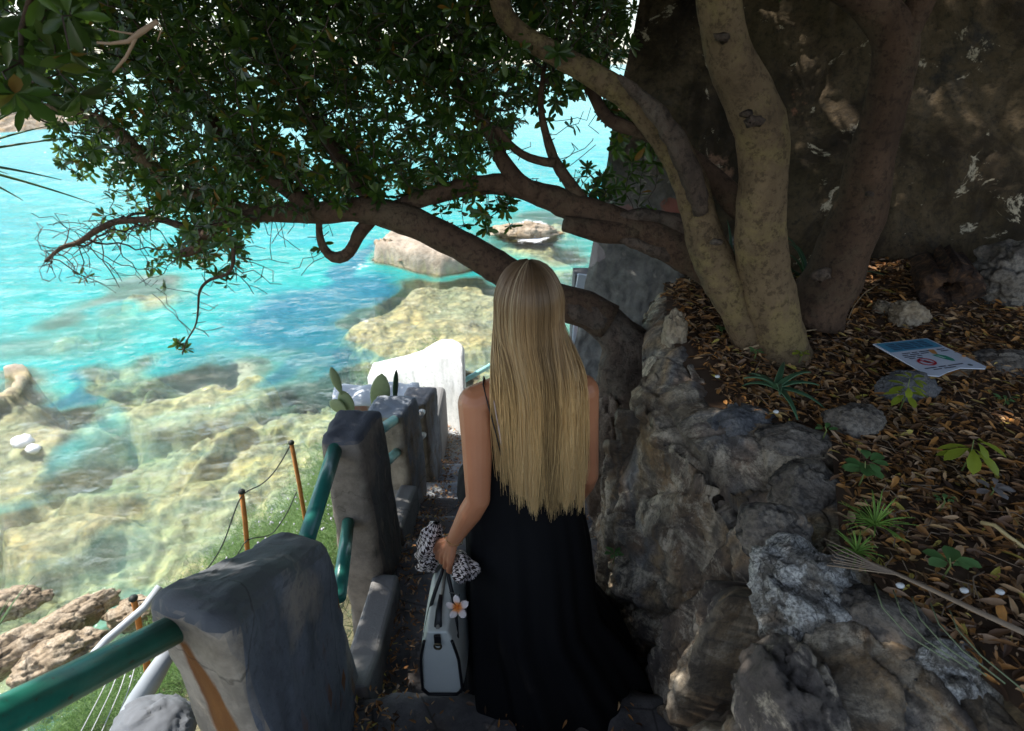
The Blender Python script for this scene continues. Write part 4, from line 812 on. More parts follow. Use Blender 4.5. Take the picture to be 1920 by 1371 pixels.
# left hand closed round the bag handles
K = Vector((-.232, 1.385, -1.462)); Wv = Vector(LW)
for i in range(4):
    yo = -.036+.0240*i; ln = (.82, .97, 1.0, .92)[i]; k0 = K+Vector((-.62*yo+.004, .80*yo, -.004*abs(i-2)))
    cap_chain(m, [(Wv.lerp(k0, .12), .016), (Wv.lerp(k0, .55), .0145), (k0, .0112)], 10)
    p1_ = k0+Vector((-.006, 0, -.034*ln)); p2_ = p1_+Vector((.019, .002, -.016*ln)); p3_ = p2_+Vector((.016, 0, .012*ln)); cap_chain(m, [(k0, .0104), (p1_, .0090), (p2_, .0082), (p3_, .0074)], 10)
cap_chain(m, [(Wv.lerp(K, .25)+Vector((-.008, .014, 0)), .016), (Wv.lerp(K, .6)+Vector((-.030, .034, 0)), .0125), (K+Vector((-.036, .044, -.016)), .0100), (K+Vector((-.020, .046, -.042)), .0084)], 10)
# right hand, relaxed, in front of the hip
K2 = Vector((.228, 1.655, -1.47)); W2 = Vector(RW)
for i in range(4):
    yo = -.030+.020*i; k0 = K2+Vector((0, yo*.7, -yo*.5)); cap_chain(m, [(W2.lerp(k0, .12), .016), (W2.lerp(k0, .6), .014), (k0, .0105)], 8)
    p1_ = k0+Vector((-.006, .012, -.036)); p2_ = p1_+Vector((-.012, .004, -.022)); p3_ = p2_+Vector((-.012, -.002, -.016)); cap_chain(m, [(k0, .010), (p1_, .009), (p2_, .008), (p3_, .0072)], 8)
cap_chain(m, [(W2+Vector((-.01, .01, -.02)), .014), (W2+Vector((-.03, .045, -.045)), .011), (W2+Vector((-.035, .06, -.075)), .009)], 8)
for sg, ft in ((-1, (-.02, 1.55, -2.10)), (1, (.12, 1.42, -2.10))):
    hip = (.05+sg*.085, 1.52, -1.42); kn = ((hip[0]+ft[0])/2, 1.56, -1.78); cap_chain(m, [(hip, .085), (kn, .055), (tuple(a*.6+b*.4 for a, b in zip(kn, ft)), .055), (ft, .036)], 16)
    m.ball((ft[0], ft[1]+.06, ft[2]-.03), (.042, .12, .03), 14, 10)
body = m.build('person', SKIN); md = body.modifiers.new('r', 'REMESH'); md.mode = 'VOXEL'; md.voxel_size = .0030; ms = body.modifiers.new('s', 'SMOOTH'); ms.factor = .5; ms.iterations = 3
dg = bpy.context.evaluated_depsgraph_get(); me = bpy.data.meshes.new_from_object(body.evaluated_get(dg)); body.modifiers.clear(); body.data = me
me.polygons.foreach_set('use_smooth', [True]*len(me.polygons))
if not me.materials: me.materials.append(SKIN)
person = empty('person', (.05, 1.5, -2.16)); body.name = 'body'; under(person, body)
person.name = 'person'; tag(person, 'blonde woman seen from behind walking down the steps in a long black dress', 'person')
# dress
rings = [(-1.035, .052, 1.505, .150, .102), (-1.09, .05, 1.51, .155, .112), (-1.16, .035, 1.525, .180, .135), (-1.24, .022, 1.545, .205, .160), (-1.32, .022, 1.55, .215, .175), (-1.40, .045, 1.53, .212, .185), (-1.50, .058, 1.50, .222, .20), (-1.62, .066, 1.475, .230, .215), (-1.74, .075, 1.455, .240, .232), (-1.84, .105, 1.44, .275, .255), (-1.94, .135, 1.41, .315, .30), (-2.04, .155, 1.37, .34, .34), (-2.14, .165, 1.34, .355, .38)]
RZ = np.array(rings); zz = np.linspace(-1.035, -2.14, 90); nn_ = 220; V = []
th = np.linspace(0, 2*np.pi, nn_, endpoint=False)
for z in zz:
    c = [np.interp(-z, -RZ[:, 0], RZ[:, k]) for k in (1, 2, 3, 4)]; k = sstep(-1.2, -2.1, z); w = th+.25*np.sin(z*3)
    fo = 1+float(.012+.075*k)*(np.sin(w*9+1.5*z)+.6*np.sin(w*15+2+z*2)+.4*np.sin(w*23-z*3))/1.6
    if z > -1.1: zc = z-.05*np.cos(th)*0-.055*np.exp(-((th-4.71)/.7)**2)*(z+1.1)/.065
    else: zc = z+0*th
    V.append(np.stack([c[0]+c[2]*np.cos(th)*fo, c[1]+c[3]*np.sin(th)*fo, zc], 1))
V = np.array(V).reshape(-1, 3); F = []
for i in range(89):
    for a in range(nn_): F.append((i*nn_+a, (i+1)*nn_+a, (i+1)*nn_+(a+1) % nn_, i*nn_+(a+1) % nn_))
t = NT('black_cloth'); n_ = t.noise(t.coord(), 400, 2); BLACK = t.fin((.006, .006, .007), .85, t.bump(n_, .2, .001), 0, .2)
dress = mkobj('dress', V, F, BLACK); sm = dress.modifiers.new('solid', 'SOLIDIFY'); sm.thickness = .003; under(person, dress)
SDK = m_plain('strap_dark', (.03, .022, .02), .6)
for x0, sg in ((-.085, 1), (.185, -1)): m = MB(); m.tube([Vector(q) for q in ((x0+.055*sg, 1.400, -1.075), (x0+.040*sg, 1.392, -.98), (x0+.015*sg, 1.412, -.88), (x0, 1.455, -.838), (x0, 1.51, -.842), (x0+.01*sg, 1.60, -.95))], .0042, 8, True, .5); under(person, m.build('dress_strap', SDK))
m = MB(); m.tube([Vector(q) for q in ((-.028, 1.400, -1.06), (-.036, 1.392, -.97), (-.052, 1.410, -.87), (-.064, 1.455, -.831), (-.062, 1.54, -.86))], .005, 8, True, .5); under(person, m.build('undergarment_strap', m_plain('strap_pale', (.55, .42, .36), .6)))
m = MB(); m.tube([Vector(LW)+Vector((.028*math.cos(a), .020*math.sin(a)*1.2, .012*math.cos(a)*-1)) for a in np.linspace(0, 6.28, 24)], .0011, 6, False); under(person, m.build('bracelet', m_plain('gold', (.7, .45, .15), .25, .9)))
# hair
HC = np.array((.047, 1.505, -.598))
def strand(phi, lay, part, endz, jx, jy, n=30):
    # phi 0 = straight back, +-: round to the sides; lay 0..1 inner to outer
    R = np.array((.083, .100, .112))+lay*.010+.003
    s = np.linspace(0, 1, n); th1 = np.radians(96); sa = np.minimum(s/.24, 1); th = np.radians(3)+(th1-np.radians(3))*sa
    ph = phi; hx = np.sin(ph); hy = -np.cos(ph)
    x = HC[0]+R[0]*np.sin(th)*hx+part*(1-sa)*.02; y = HC[1]+R[1]*np.sin(th)*hy; z = HC[2]+R[2]*np.cos(th)
    f = np.clip((s-.24)/.76, 0, 1); zf = HC[2]-.012+(endz-HC[2])*f
    # below the skull the hair lies flat across the back
    k = sstep(0, .45, f)*.999; X1 = HC[0]+.024+np.clip(ph/1.75, -1, 1)*(.123+.012*lay)+.018*f; Y1 = 1.392+.040*np.abs(ph/1.75)**2.2-.018*lay-.010*np.sin(f*3)+.004
    x = np.where(f > 0, x*(1-k)+X1*k, x)+jx*f; y = np.where(f > 0, y*(1-k)+Y1*k, y)+jy*f; z = np.where(f > 0, zf, z)
    return np.stack([x, y, z], 1)
def endof(ph): return -1.205-.010*math.cos(ph*1.1)+.010*math.sin(ph*7)+.012*math.sin(ph*17+1)+.03*(ph < -1.2)
NS = 6800; n = 30; AV = []; RN_ = []
for i in range(NS):
    ph = float(rng.uniform(-1.85, 1.85)); lay = rng.uniform(0, 1); cl = round((ph+.05*math.sin(ph*9))*9+rng.normal(0, .12))/9; ph2 = ph+.02*math.sin(cl*40); phb = ph*.5+cl*.5+.03*math.sin(cl*40)
    ez = endof(ph2)+rng.normal(0, .022)+abs(rng.normal(0, .055))*(rng.random() < .5)+.032*math.sin(cl*29)+.03*(.5+.5*math.sin(cl*29))*(abs(cl) > .9)
    q = strand(ph2+(phb-ph2)*sstep(.2, .8, np.linspace(0, 1, n)), lay+.16*(.5+.5*math.sin(cl*31)), 0, ez, rng.normal(0, .004), rng.normal(0, .003)); f = np.linspace(0, 1, n); q[:, 0] += .0035*np.sin(f*9+i)*f+.008*np.sin(f*5+cl*9)*f
    if i % 26 == 0: q += np.stack([.016*np.sin(f*6+i), -.012*np.abs(np.sin(f*4+i*2)), 0*f], 1)*f[:, None]
    RN_.append(.6*rng.random()+.4*(.5+.5*math.sin(cl*53))-.22*math.exp(-((ph-.35)/.3)**2)); AV.append(q)
AV = np.array(AV); T = np.gradient(AV, axis=1); T /= np.linalg.norm(T, axis=2)[..., None]
side = np.cross(T, np.array([0, -1, .15])); side /= np.maximum(np.linalg.norm(side, axis=2)[..., None], 1e-6); nrm = np.cross(side, T)
rad = (.00115*(1-.55*np.linspace(0, 1, n)**3))[None, :, None]*rng.uniform(.6, 1.3, NS)[:, None, None]
tri = np.stack([AV+side*rad, AV-side*rad*.5+nrm*rad*.87, AV-side*rad*.5-nrm*rad*.87], 2)   # NS,n,3,3
V = tri.reshape(-1, 3); b = (np.arange(NS)*n*3)[:, None, None, None]; ii = (np.arange(n-1)*3)[None, :, None, None]
F = b+ii+np.array([[0, 1, 4, 3], [1, 2, 5, 4], [2, 0, 3, 5]])[None, None]; F = F.reshape(-1, 4)
def m_hair():
    t = NT('blonde_hair'); r = t.attr('rnd'); h = t.attr('along')
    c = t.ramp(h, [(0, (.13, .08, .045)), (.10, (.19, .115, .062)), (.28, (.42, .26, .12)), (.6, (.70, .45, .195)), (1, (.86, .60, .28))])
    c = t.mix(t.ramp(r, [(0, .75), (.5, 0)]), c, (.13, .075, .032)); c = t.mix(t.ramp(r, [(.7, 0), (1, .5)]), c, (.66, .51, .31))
    t.b.inputs['Anisotropic'].default_value = .5
    return t.fin(c, .42, None, 0, .45)
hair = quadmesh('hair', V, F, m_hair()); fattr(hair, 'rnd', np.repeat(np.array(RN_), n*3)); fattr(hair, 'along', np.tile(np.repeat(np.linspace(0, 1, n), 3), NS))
# scalp cover under the strands
ph_ = np.linspace(-1.9, 1.9, 60); V = np.array([strand(p, -.25, 0, endof(p)+.05, 0, 0) for p in ph_]).reshape(-1, 3); sc_ = quadmesh('hair_base', V, grid(60, n), hair.data.materials[0]); fattr(sc_, 'rnd', np.full(len(V), .12)); fattr(sc_, 'along', np.tile(np.linspace(0, 1, n)*.75, 60))
under(person, hair); sc_.parent = hair
# ------------------------------------------------------------------ handbag
t = NT('pale_leather'); n_ = t.vor(t.coord(), 260); LEA = t.fin(t.mix(t.noise(t.coord(), 6, 4), (.62, .66, .60), (.80, .82, .76)), .42, t.bump(n_, .25, .001), 0, .45)
BLK = m_plain('black_leather', (.012, .012, .014), .42, 0, .2, 60)
bag = empty('handbag', (-.238, 1.375, -1.93)); by0, by1 = 1.20, 1.55; cx_ = -.238; zb, zt = -1.925, -1.60
def prof(h, s=1): # outline of the end panel
    w0, w1 = .078*s, .040*s; q = []
    for i in range(9): t_ = i/8; q.append((cx_-w0+.022*(1-min(1, t_*5))**2*(t_ < .2), zb+(zt-zb)*t_, t_))
    return q
def halfw(t_): return .074*(1-.16*t_)-.030*max(0, t_-.55)**1.3*2.4-.020*max(0, .08-t_)/.08
m = MB(); nt = 24; ny_ = 16; vs = []; fs = []
for j in range(ny_+1):
    yy = by0+(by1-by0)*j/ny_; e = 1-.10*abs(2*j/ny_-1)**6; bulge = 1+.12*math.sin(math.pi*j/ny_)
    ring = []
    for i in range(nt+1): t_ = i/nt; ring.append((cx_-halfw(t_)*e*(1+(bulge-1)*(1-t_)), yy-.012*math.sin(math.pi*t_)*(1-2*j/ny_)*(abs(1-2*j/ny_) > .9)*-1, zb+(zt-zb)*t_+.012*(1-t_)*(1-e)*6))
    for i in range(nt, -1, -1): t_ = i/nt; q = ring[i]; ring.append((2*cx_-q[0], q[1], q[2]))
    vs += ring
R_ = 2*(nt+1)
for j in range(ny_):
    for i in range(R_): fs.append((j*R_+i, (j+1)*R_+i, (j+1)*R_+(i+1) % R_, j*R_+(i+1) % R_))
for j in (0, ny_):
    for i in range(nt): a, b_, c_, d_ = j*R_+i, j*R_+i+1, j*R_+R_-2-i, j*R_+R_-1-i; fs.append((a, b_, c_, d_) if j == 0 else (d_, c_, b_, a))
m.add(vs, fs); bb = m.build('bag_body', LEA); bevel(bb, .008, 3)
for yy in (by0+.004, by1-.004):
    m = MB(); pts = [(cx_-halfw(i/18*.86)*.93, yy-.004, zb+(zt-zb)*i/18*.86+.004) for i in range(18, -1, -1)]; pts += [(2*cx_-q[0], q[1], q[2]) for q in reversed(pts)]
    m.tube([Vector(q) for q in pts], .0052, 8); under(bag, m.build('piping', BLK))
m = MB(); m.box((cx_, (by0+by1)/2, zb+.004), (.135, .34, .02)); u_ = bevel(m.build('bag_base', BLK, smooth=False), .006, 2)
m = MB(); m.tube([Vector((cx_+.011*math.cos(a), by0-.012, zt-.052+.013*math.sin(a))) for a in np.linspace(0, 6.28, 20)], .0035, 8, False); rg = m.build('ring', m_plain('dark_gold', (.16, .13, .08), .3, .8)); 
m = MB(); m.box((cx_, by0-.006, zt-.03), (.022, .008, .05)); tb_ = bevel(m.build('ring_tab', BLK, smooth=False), .003, 2)
m = MB(); m.tube([Vector((cx_, by0+.01, zt-.01)), Vector((cx_, by0+.06, zt+.03)), Vector((cx_+.004, by0+.10, zt+.055))], [.014, .010, .006], 10, True, .3); st_ = m.build('top_strap', BLK)
m = MB(); m.tube([Vector((cx_, by0+.012+.02*i, zt+.002)) for i in range(17)], .006, 8, True, .7); zp = m.build('zip', m_plain('zip', (.30, .28, .24), .4, .4))
under(bag, bb, u_, rg, tb_, st_, zp)
for sg, x_ in ((-1, cx_-.058), (1, cx_+.058)):
    m = MB(); A0 = Vector((x_-.004*sg, by0+.055, zt-.10)); A1 = Vector((x_-.004*sg, by1-.055, zt-.10)); top = Vector((-.226+.008*sg, 1.385, -1.507)); pts = []
    for t_ in np.linspace(0, 1, 22):
        yy = A0.y+(A1.y-A0.y)*t_; h = 1-(abs(2*t_-1))**2.6; pts.append(Vector((A0.x+(top.x-A0.x)*h+sg*.008*math.sin(math.pi*h), yy*.55*h+yy*(1-h)+.45*h*top.y, A0.z+(top.z-A0.z)*h)))
    m.tube(pts, .0068, 10); h_ = m.build('handle', BLK)
    under(bag, h_)
    for A in (A0, A1): m = MB(); m.tube([A+Vector((0, 0, .02)), A+Vector((sg*.002, 0, -.012)), A+Vector((sg*.003, 0, -.05)), A+Vector((sg*.003, 0, -.066))], [.010, .013, .012, .003], 10, True, .45); m.build('handle_tab', BLK).parent = h_
tag(bag, 'pale mint leather tote bag with black trim hanging from the woman\'s left hand', 'handbag')
# flower charm
fl = empty('flower_charm', tuple(P(858, 1138, 1.20))); c0 = P(858, 1138, 1.20); PET = NT('petal'); s_ = PET.attr('along'); PET = PET.fin(PET.ramp(s_, [(0, (.72, .16, .02)), (.3, (.80, .30, .08)), (.5, (.80, .66, .60)), (1, (.80, .74, .72))]), .5, None, 0, .3)
nv = Vector((-.10, -.85, .52)).normalized(); ux = nv.cross(Vector((0, 0, 1))).normalized(); uy = ux.cross(nv)
for k in range(5):
    a = 1.35+k*2*math.pi/5; V = []; al = []
    for i in range(9):
        t_ = i/8; w = .0135*math.sin(math.pi*min(1, t_*.95+.05))**.7*(.35+.75*t_)+.001
        for s in (-1, -.5, 0, .5, 1): V.append(c0+(ux*math.cos(a)+uy*math.sin(a))*(.038*t_)+(-ux*math.sin(a)+uy*math.cos(a))*(s*w+.002*t_)+nv*(.012*t_-.008*t_*t_+.004*s)); al.append(t_)
    o_ = mkobj('petal', [tuple(q) for q in V], grid(9, 5).tolist(), PET); fattr(o_, 'along', al); so_ = o_.modifiers.new('s', 'SOLIDIFY'); so_.thickness = .0012; under(fl, o_)
m = MB(); m.ball(c0+nv*.003, (.004, .004, .004), 10, 8); under(fl, m.build('flower_centre', m_plain('orange_centre', (.75, .22, .02), .5)))
m = MB(); m.tube([c0, c0+Vector((.004, .03, .02)), Vector((-.205, 1.30, -1.535))], .0015, 6); under(fl, m.build('cord', BLK))
tag(fl, 'white five-petalled flower charm with an orange heart on the bag handle', 'charm')
# houndstooth scarf
def m_hound():
    t = NT('houndstooth'); uvn = t.n('Attribute'); uvn.attribute_name = 'pat'; s = t.n('SeparateXYZ'); t.l(uvn.outputs['Vector'], s.inputs[0]); x, y = s.outputs[0], s.outputs[1]
    fx = t.math('LESS_THAN', t.math('FRACT', t.math('DIVIDE', x, 8.0)), .5); fy = t.math('LESS_THAN', t.math('FRACT', t.math('DIVIDE', y, 8.0)), .5); tw_ = t.math('LESS_THAN', t.math('FRACT', t.math('DIVIDE', t.math('ADD', x, y), 4.0)), .5)
    k = t.math('ADD', t.math('MULTIPLY', tw_, fx), t.math('MULTIPLY', t.math('SUBTRACT', 1.0, tw_), fy)); return t.fin(t.mix(k, (.72, .64, .60), (.035, .02, .018)), .85, t.bump(t.noise(t.coord(), 300, 2), .3, .001), 0, .2)
HOU = m_hound()
def cloth(paths, wid, name, parent, seed, nu=70, nv=44, sc=900):
    A = np.array([p[:] for p in paths]); d = np.r_[0, np.cumsum(np.linalg.norm(np.diff(A, axis=0), axis=1))]; s = np.linspace(0, d[-1], nu); C = np.stack([np.interp(s, d, A[:, k]) for k in range(3)], 1); w = np.interp(s, d, wid)
    for _ in range(4): C[1:-1] = (C[:-2]+2*C[1:-1]+C[2:])/4
    T = np.gradient(C, axis=0); T /= np.linalg.norm(T, axis=1)[:, None]; nx = np.cross(T, [0, .2, 1.]); nx /= np.maximum(np.linalg.norm(nx, axis=1)[:, None], 1e-3); ny = np.cross(T, nx); th = np.linspace(0, 2*np.pi, nv); V = []; pat = []
    for i in range(nu):
        fo = 1+.22*np.sin(th*2+i*.07+seed)+.17*np.sin(th*4-i*.10)+.06*np.sin(th*7+i*.12)+.06*np.sin(i*.22+2*np.sin(th)); r = w[i]*fo
        V.append(C[i]+nx[i]*(np.cos(th)*r)[:, None]+ny[i]*(np.sin(th)*r)[:, None]); pat.append(np.stack([th*.045*sc/2.1, np.full(nv, s[i]*sc*.62), 0*th], 1))
    o = quadmesh(name, np.array(V).reshape(-1, 3), grid(nu, nv), HOU); a = o.data.attributes.new('pat', 'FLOAT_VECTOR', 'POINT'); a.data.foreach_set('vector', np.array(pat).astype(np.float32).ravel()); under(parent, o); return o
sc0 = empty('houndstooth_scarf', tuple(P(820, 1050, 1.42)))
cloth([P(818, 980, 1.45), P(812, 992, 1.45), P(806, 1012, 1.45), P(798, 1035, 1.46), P(800, 1052, 1.47), P(820, 1062, 1.46)], [.010, .030, .040, .040, .034, .02], 'scarf_loop', sc0, 1, sc=760)
cloth([P(790, 1036, 1.44), P(796, 1044, 1.45), P(806, 1050, 1.45)], [.012, .020, .012], 'scarf_fold', sc0, 2, 30, 24, 760)
cloth([P(838, 1048, 1.44), P(855, 1048, 1.42), P(866, 1058, 1.36), P(874, 1072, 1.32), P(880, 1084, 1.30)], [.014, .026, .030, .034, .030], 'scarf_tail', sc0, 3, sc=760)
tag(sc0, 'black and white houndstooth scarf bunched on top of the bag under the hand', 'scarf')
# ------------------------------------------------------------------ sign lying on the bank
sg_ = empty('fallen_sign', tuple(PZ(1745, 670, -.975))); c4 = [PZ(1637, 645, -.952), PZ(1738, 634, -.952), PZ(1855, 690, -.952), PZ(1745, 706, -.952)]
A0, A1, A2, A3 = c4   # A0-A1: blue end, A3-A2: far end
def sp(u, v, h=0): # u across, v along from the blue end
    p = A0*(1-u)*(1-v)+A1*u*(1-v)+A2*u*v+A3*(1-u)*v; n = (A1-A0).cross(A3-A0).normalized(); n = n if n.z > 0 else -n; return p+n*h
m = MB(); out = [(0, 0), (1, 0), (1, .96), (.93, 1.0), (.62, .90), (.34, .95), (.12, 1.02), (0, .96)]; n = len(out)
m.add([sp(u, v, .0) for u, v in out]+[sp(u, v, -.004) for u, v in out], [tuple(range(n)), tuple(range(2*n-1, n-1, -1))]+[(i, n+i, n+(i+1) % n, (i+1) % n) for i in range(n)])
parts = [m.build('panel', m_plain('sign_white', (.62, .66, .74), .35, 0, .06, 8, .1), smooth=False)]
def patch(name, polys, mat, h):
    m = MB()
    for pl in polys: m.add([sp(u, v, h) for u, v in pl], [tuple(range(len(pl)))])
    o = m.build(name, mat, smooth=False); parts.append(o)
rect = lambda u0, v0, u1, v1: [(u0, v0), (u1, v0), (u1, v1), (u0, v1)]
patch('blue_band', [rect(.03, .02, .97, .30)], m_plain('sign_blue', (.07, .30, .46), .35, 0, .05), .0006)
patch('header_text', [rect(u0, v, u0+w, v+.035) for v in (.07, .12, .17, .22) for u0, w in ((.14, .16), (.33, .22), (.58, .10), (.71, .14))], m_plain('sign_navy', (.05, .12, .20), .5), .0012)
patch('lettering', [rect(u0, v, u0+w, v+.022) for v, row in ((.36, ((.16, .14), (.33, .10), (.46, .18), (.78, .14))), (.41, ((.12, .10), (.25, .16), (.44, .14), (.80, .14))), (.46, ((.10, .20), (.33, .08))), (.51, ((.14, .10), (.27, .10))), (.80, ((.10, .20), (.34, .12), (.50, .26))), (.85, ((.20, .14), (.38, .20)))) for u0, w in row], m_plain('sign_ink', (.04, .04, .07), .5), .0009)
ring_o = [(.30+.135*math.cos(a), .655+.105*math.sin(a)) for a in np.linspace(0, 2*math.pi, 29)[:-1]]; ring_i = [(.30+.103*math.cos(a), .655+.078*math.sin(a)) for a in np.linspace(0, 2*math.pi, 29)[:-1]]
patch('prohibition_ring', [[ring_o[i], ring_o[(i+1) % 28], ring_i[(i+1) % 28], ring_i[i]] for i in range(28)]+[[(.21, .595), (.24, .575), (.39, .715), (.36, .735)]], m_plain('sign_red', (.50, .02, .04), .4), .0014)
patch('dark_figure', [[(.25, .62), (.31, .60), (.36, .66), (.33, .70), (.28, .68)]], m_plain('sign_black', (.03, .03, .04), .4), .0009)
patch('green_leaf', [[(.56, .50), (.66, .49), (.74, .56), (.76, .66), (.72, .73), (.65, .67), (.60, .60)]], m_plain('sign_green', (.02, .26, .16), .4), .0009)
patch('green_leaf_highlight', [[(.59, .53), (.63, .54), (.68, .62), (.64, .61)]], m_plain('sign_pale_green', (.55, .75, .66), .4), .0014)
patch('orange_shape', [[(.66, .34), (.74, .36), (.70, .44), (.66, .50), (.61, .46), (.62, .40)]], m_plain('sign_orange', (.60, .27, .08), .4), .0012)
patch('grey_badge', [[(.82+.035*math.cos(a), .87+.03*math.sin(a)) for a in np.linspace(0, 5.9, 12)]], m_plain('sign_grey', (.10, .14, .15), .4), .0009)
under(sg_, *parts); tag(sg_, 'white notice board with blue top lying flat on the leaves, with a red prohibition symbol', 'sign')

# ------------------------------------------------------------------ plants
def blade(m, p0, d, L, w, droop=.5, n=8, up=Vector((0, 0, 1)), fold=.25):
    p = Vector(p0); d = Vector(d).normalized(); vs = []; fs = []
    for i in range(n+1):
        t_ = i/n; wd = w*(1-t_**1.6)*(.6+.4*min(1, t_*5))+.0004; s = d.cross(up); s = s.normalized() if s.length > 1e-3 else Vector((1, 0, 0)); nn2 = s.cross(d)
        vs += [p-s*wd+nn2*wd*fold*2, p-nn2*wd*.2, p+s*wd+nn2*wd*fold*2]; p = p+d*(L/n); d = (d+Vector((0, 0, -droop/n))).normalized()
    for i in range(n): a = i*3; fs += [(a, a+1, a+4, a+3), (a+1, a+2, a+5, a+4)]
    m.add(vs, fs)
def thick(o, th=.003): q = o.modifiers.new('s', 'SOLIDIFY'); q.thickness = th; return o
ALOE = m_plain('aloe_green', (.07, .15, .075), .45, 0, .3, 18, .1)
def rosette(name, loc, n, L, w, mat, label, cat, droop=.6, el=(.2, 1.0), group=None, part='leaf', seed=0, th=.004):
    r = random.Random(seed); root = empty(name, tuple(loc))
    for i in range(n):
        a = i*2.4+r.uniform(-.2, .2); e = r.uniform(*el); m = MB(); blade(m, loc, (math.cos(a)*math.cos(e), math.sin(a)*math.cos(e), math.sin(e)), L*r.uniform(.7, 1.1), w, droop*r.uniform(.7, 1.3)); under(root, thick(m.build(part, mat), th))
    return tag(root, label, cat, group)
rosette('aloe_plant', PZ(1455, 728, -.99), 9, .17, .010, ALOE, 'low aloe with long curved grey-green leaves on the leaf litter', 'plant', .9, (.15, .9), seed=3)
rosette('strap_leaved_plant', PZ(1510, 540, -.98), 22, .34, .011, m_plain('strap_leaf', (.035, .085, .035), .4), 'dark strap-leaved plant between the pale trunk and the brown trunk', 'plant', 1.5, (.7, 1.4), seed=5, th=.002)
rosette('strap_leaved_plant', PZ(1370, 500, -.9), 8, .24, .009, bpy.data.materials['strap_leaf'], 'thin green strap leaves seen between the two pale trunks', 'plant', 1.3, (.8, 1.4), seed=6, th=.002)
YEL = m_leaf('seedling_leaf', (.30, .38, .04), (.50, .58, .07), .4, .4); GRE = m_leaf('round_leaf', (.11, .27, .08), (.22, .42, .15), .4, .4); SUC = m_leaf('succulent_leaf', (.28, .22, .20), (.36, .34, .32), .1, .5)
def seedling(name, u, v, h, nl, L, wr, mat, label, droop=.2, seed=0, z=-1.0, el=.35, tiers=3):
    r = np.random.default_rng(seed); b = PZ(u, v, z); root = empty(name, tuple(b)); m = MB(); m.tube([b+Vector((0, 0, -.02)), b+Vector((.004, 0, h*.5)), b+Vector((-.004, .002, h))], [.0025, .002, .0012], 6); under(root, m.build('stem', m_plain('stem_green', (.16, .20, .06), .6)))
    for i in range(nl):
        tq = (i % tiers)/max(1, tiers-1) if tiers > 1 else 1; a = i*2.4; p = np.array([[b.x, b.y, b.z+h*(.45+.55*tq)]]); d = np.array([[math.cos(a), math.sin(a), el*r.uniform(.4, 1.4)-droop]])
        Lk = L*r.uniform(.75, 1.15)*(1-.25*tq); o = leaves('leaf', p+d*.008, d, np.array([[0, 0, 1.]]), [Lk], [Lk*wr], r.uniform(.1, .85, 1), mat, None, .08, .25); under(root, o)
    return tag(root, label, 'plant')
seedling('seedling', 1690, 760, .10, 16, .065, .42, YEL, 'taller yellow-green seedling in front of the sign', .3, 1)
seedling('seedling', 1808, 872, .085, 11, .085, .45, YEL, 'drooping yellow-green seedling in the open litter at the right', .5, 2)
seedling('round_leaved_plant', 1612, 905, .07, 12, .060, .75, GRE, 'plant with rounded blue-green leaves by the bank edge above the grass', .1, 3)
seedling('round_leaved_plant', 1772, 1075, .045, 6, .050, .7, GRE, 'small bright green seedling above the dry palm stalk', 0, 4)
seedling('seedling', 1545, 815, .03, 5, .028, .6, GRE, 'tiny green sprout right of the flat brown edge stone', 0, 5)
seedling('seedling', 1500, 672, .03, 8, .030, .7, YEL, 'tiny pale sprouts in front of the right trunk', 0, 6)
seedling('seedling', 1352, 625, .03, 8, .026, .7, GRE, 'small green sprout beside the foot of the left pale trunk', 0, 7)
seedling('seedling', 1415, 668, .03, 8, .022, .8, GRE, 'grey-green sprout in front of the thickest trunk', 0, 8)
seedling('seedling', 1307, 570, .03, 6, .022, .8, GRE, 'tiny sprout near the upright cream stone', 0, 9)
seedling('seedling', 1765, 950, .03, 6, .020, .6, GRE, 'tiny sprout in the litter left of the grey succulent', 0, 10)
seedling('seedling', 1880, 760, .03, 8, .035, .4, GRE, 'small dark green tuft at the right edge below the sign', 0, 11)
seedling('succulent', 1858, 925, .02, 9, .045, .6, SUC, 'pale grey-pink succulent rosette at the right edge', 0, 12, tiers=2)
seedling('weed', 1290, 1270, .10, 14, .05, .5, GRE, 'green weed in the dark cleft at the foot of the bank', .1, 13, z=-2.05)
seedling('weed', 1150, 1050, .05, 10, .035, .5, GRE, 'little green weed on the rock right beside the black dress', .1, 14, z=-1.72)
rosette('grass_tuft', PZ(1640, 985, -1.0), 46, .085, .0016, m_plain('grass_green', (.20, .34, .06), .6), 'bright green grass tuft below the round-leaved plant', 'grass tuft', .8, (.1, 1.3), seed=8, th=.0006)
rosette('grass_tuft', PZ(1605, 1035, -1.0), 30, .06, .0016, bpy.data.materials['grass_green'], 'smaller grass tuft at the end of the dry palm stalk', 'grass tuft', .8, (.1, 1.3), seed=9, th=.0006)
# dry palm stalk, twigs, runners on the bank
DRY = m_plain('dry_stalk', (.30, .22, .15), .8, 0, .35, 30, .4)
m = MB(); m.tube([PZ(1570, 1030, -.98), PZ(1650, 1062, -.975), PZ(1745, 1105, -.965), PZ(1830, 1145, -.96), PZ(1950, 1200, -.955)], [.0015, .0045, .0065, .0075, .008], 10, True, .4)
for k in range(7): m.tube([PZ(1640+k*8, 1060+k*3, -.972), PZ(1590-k*6+random.uniform(-8, 8), 1030+k*5, -.978), PZ(1545+k*3, 1010+k*7, -.985)], [.002, .0014, .0006], 5)
tag(m.build('palm_stalk', DRY), 'long dry fraying palm stalk lying across the litter', 'stalk')
def stick(L, r, mat, name, label, z=-.985):
    m = MB(); m.tube([PZ(u, v, z+dz) for u, v, dz in L], [r*(1-.5*i/len(L)) for i in range(len(L))], 8); tag(m.build(name, mat), label, 'twig')
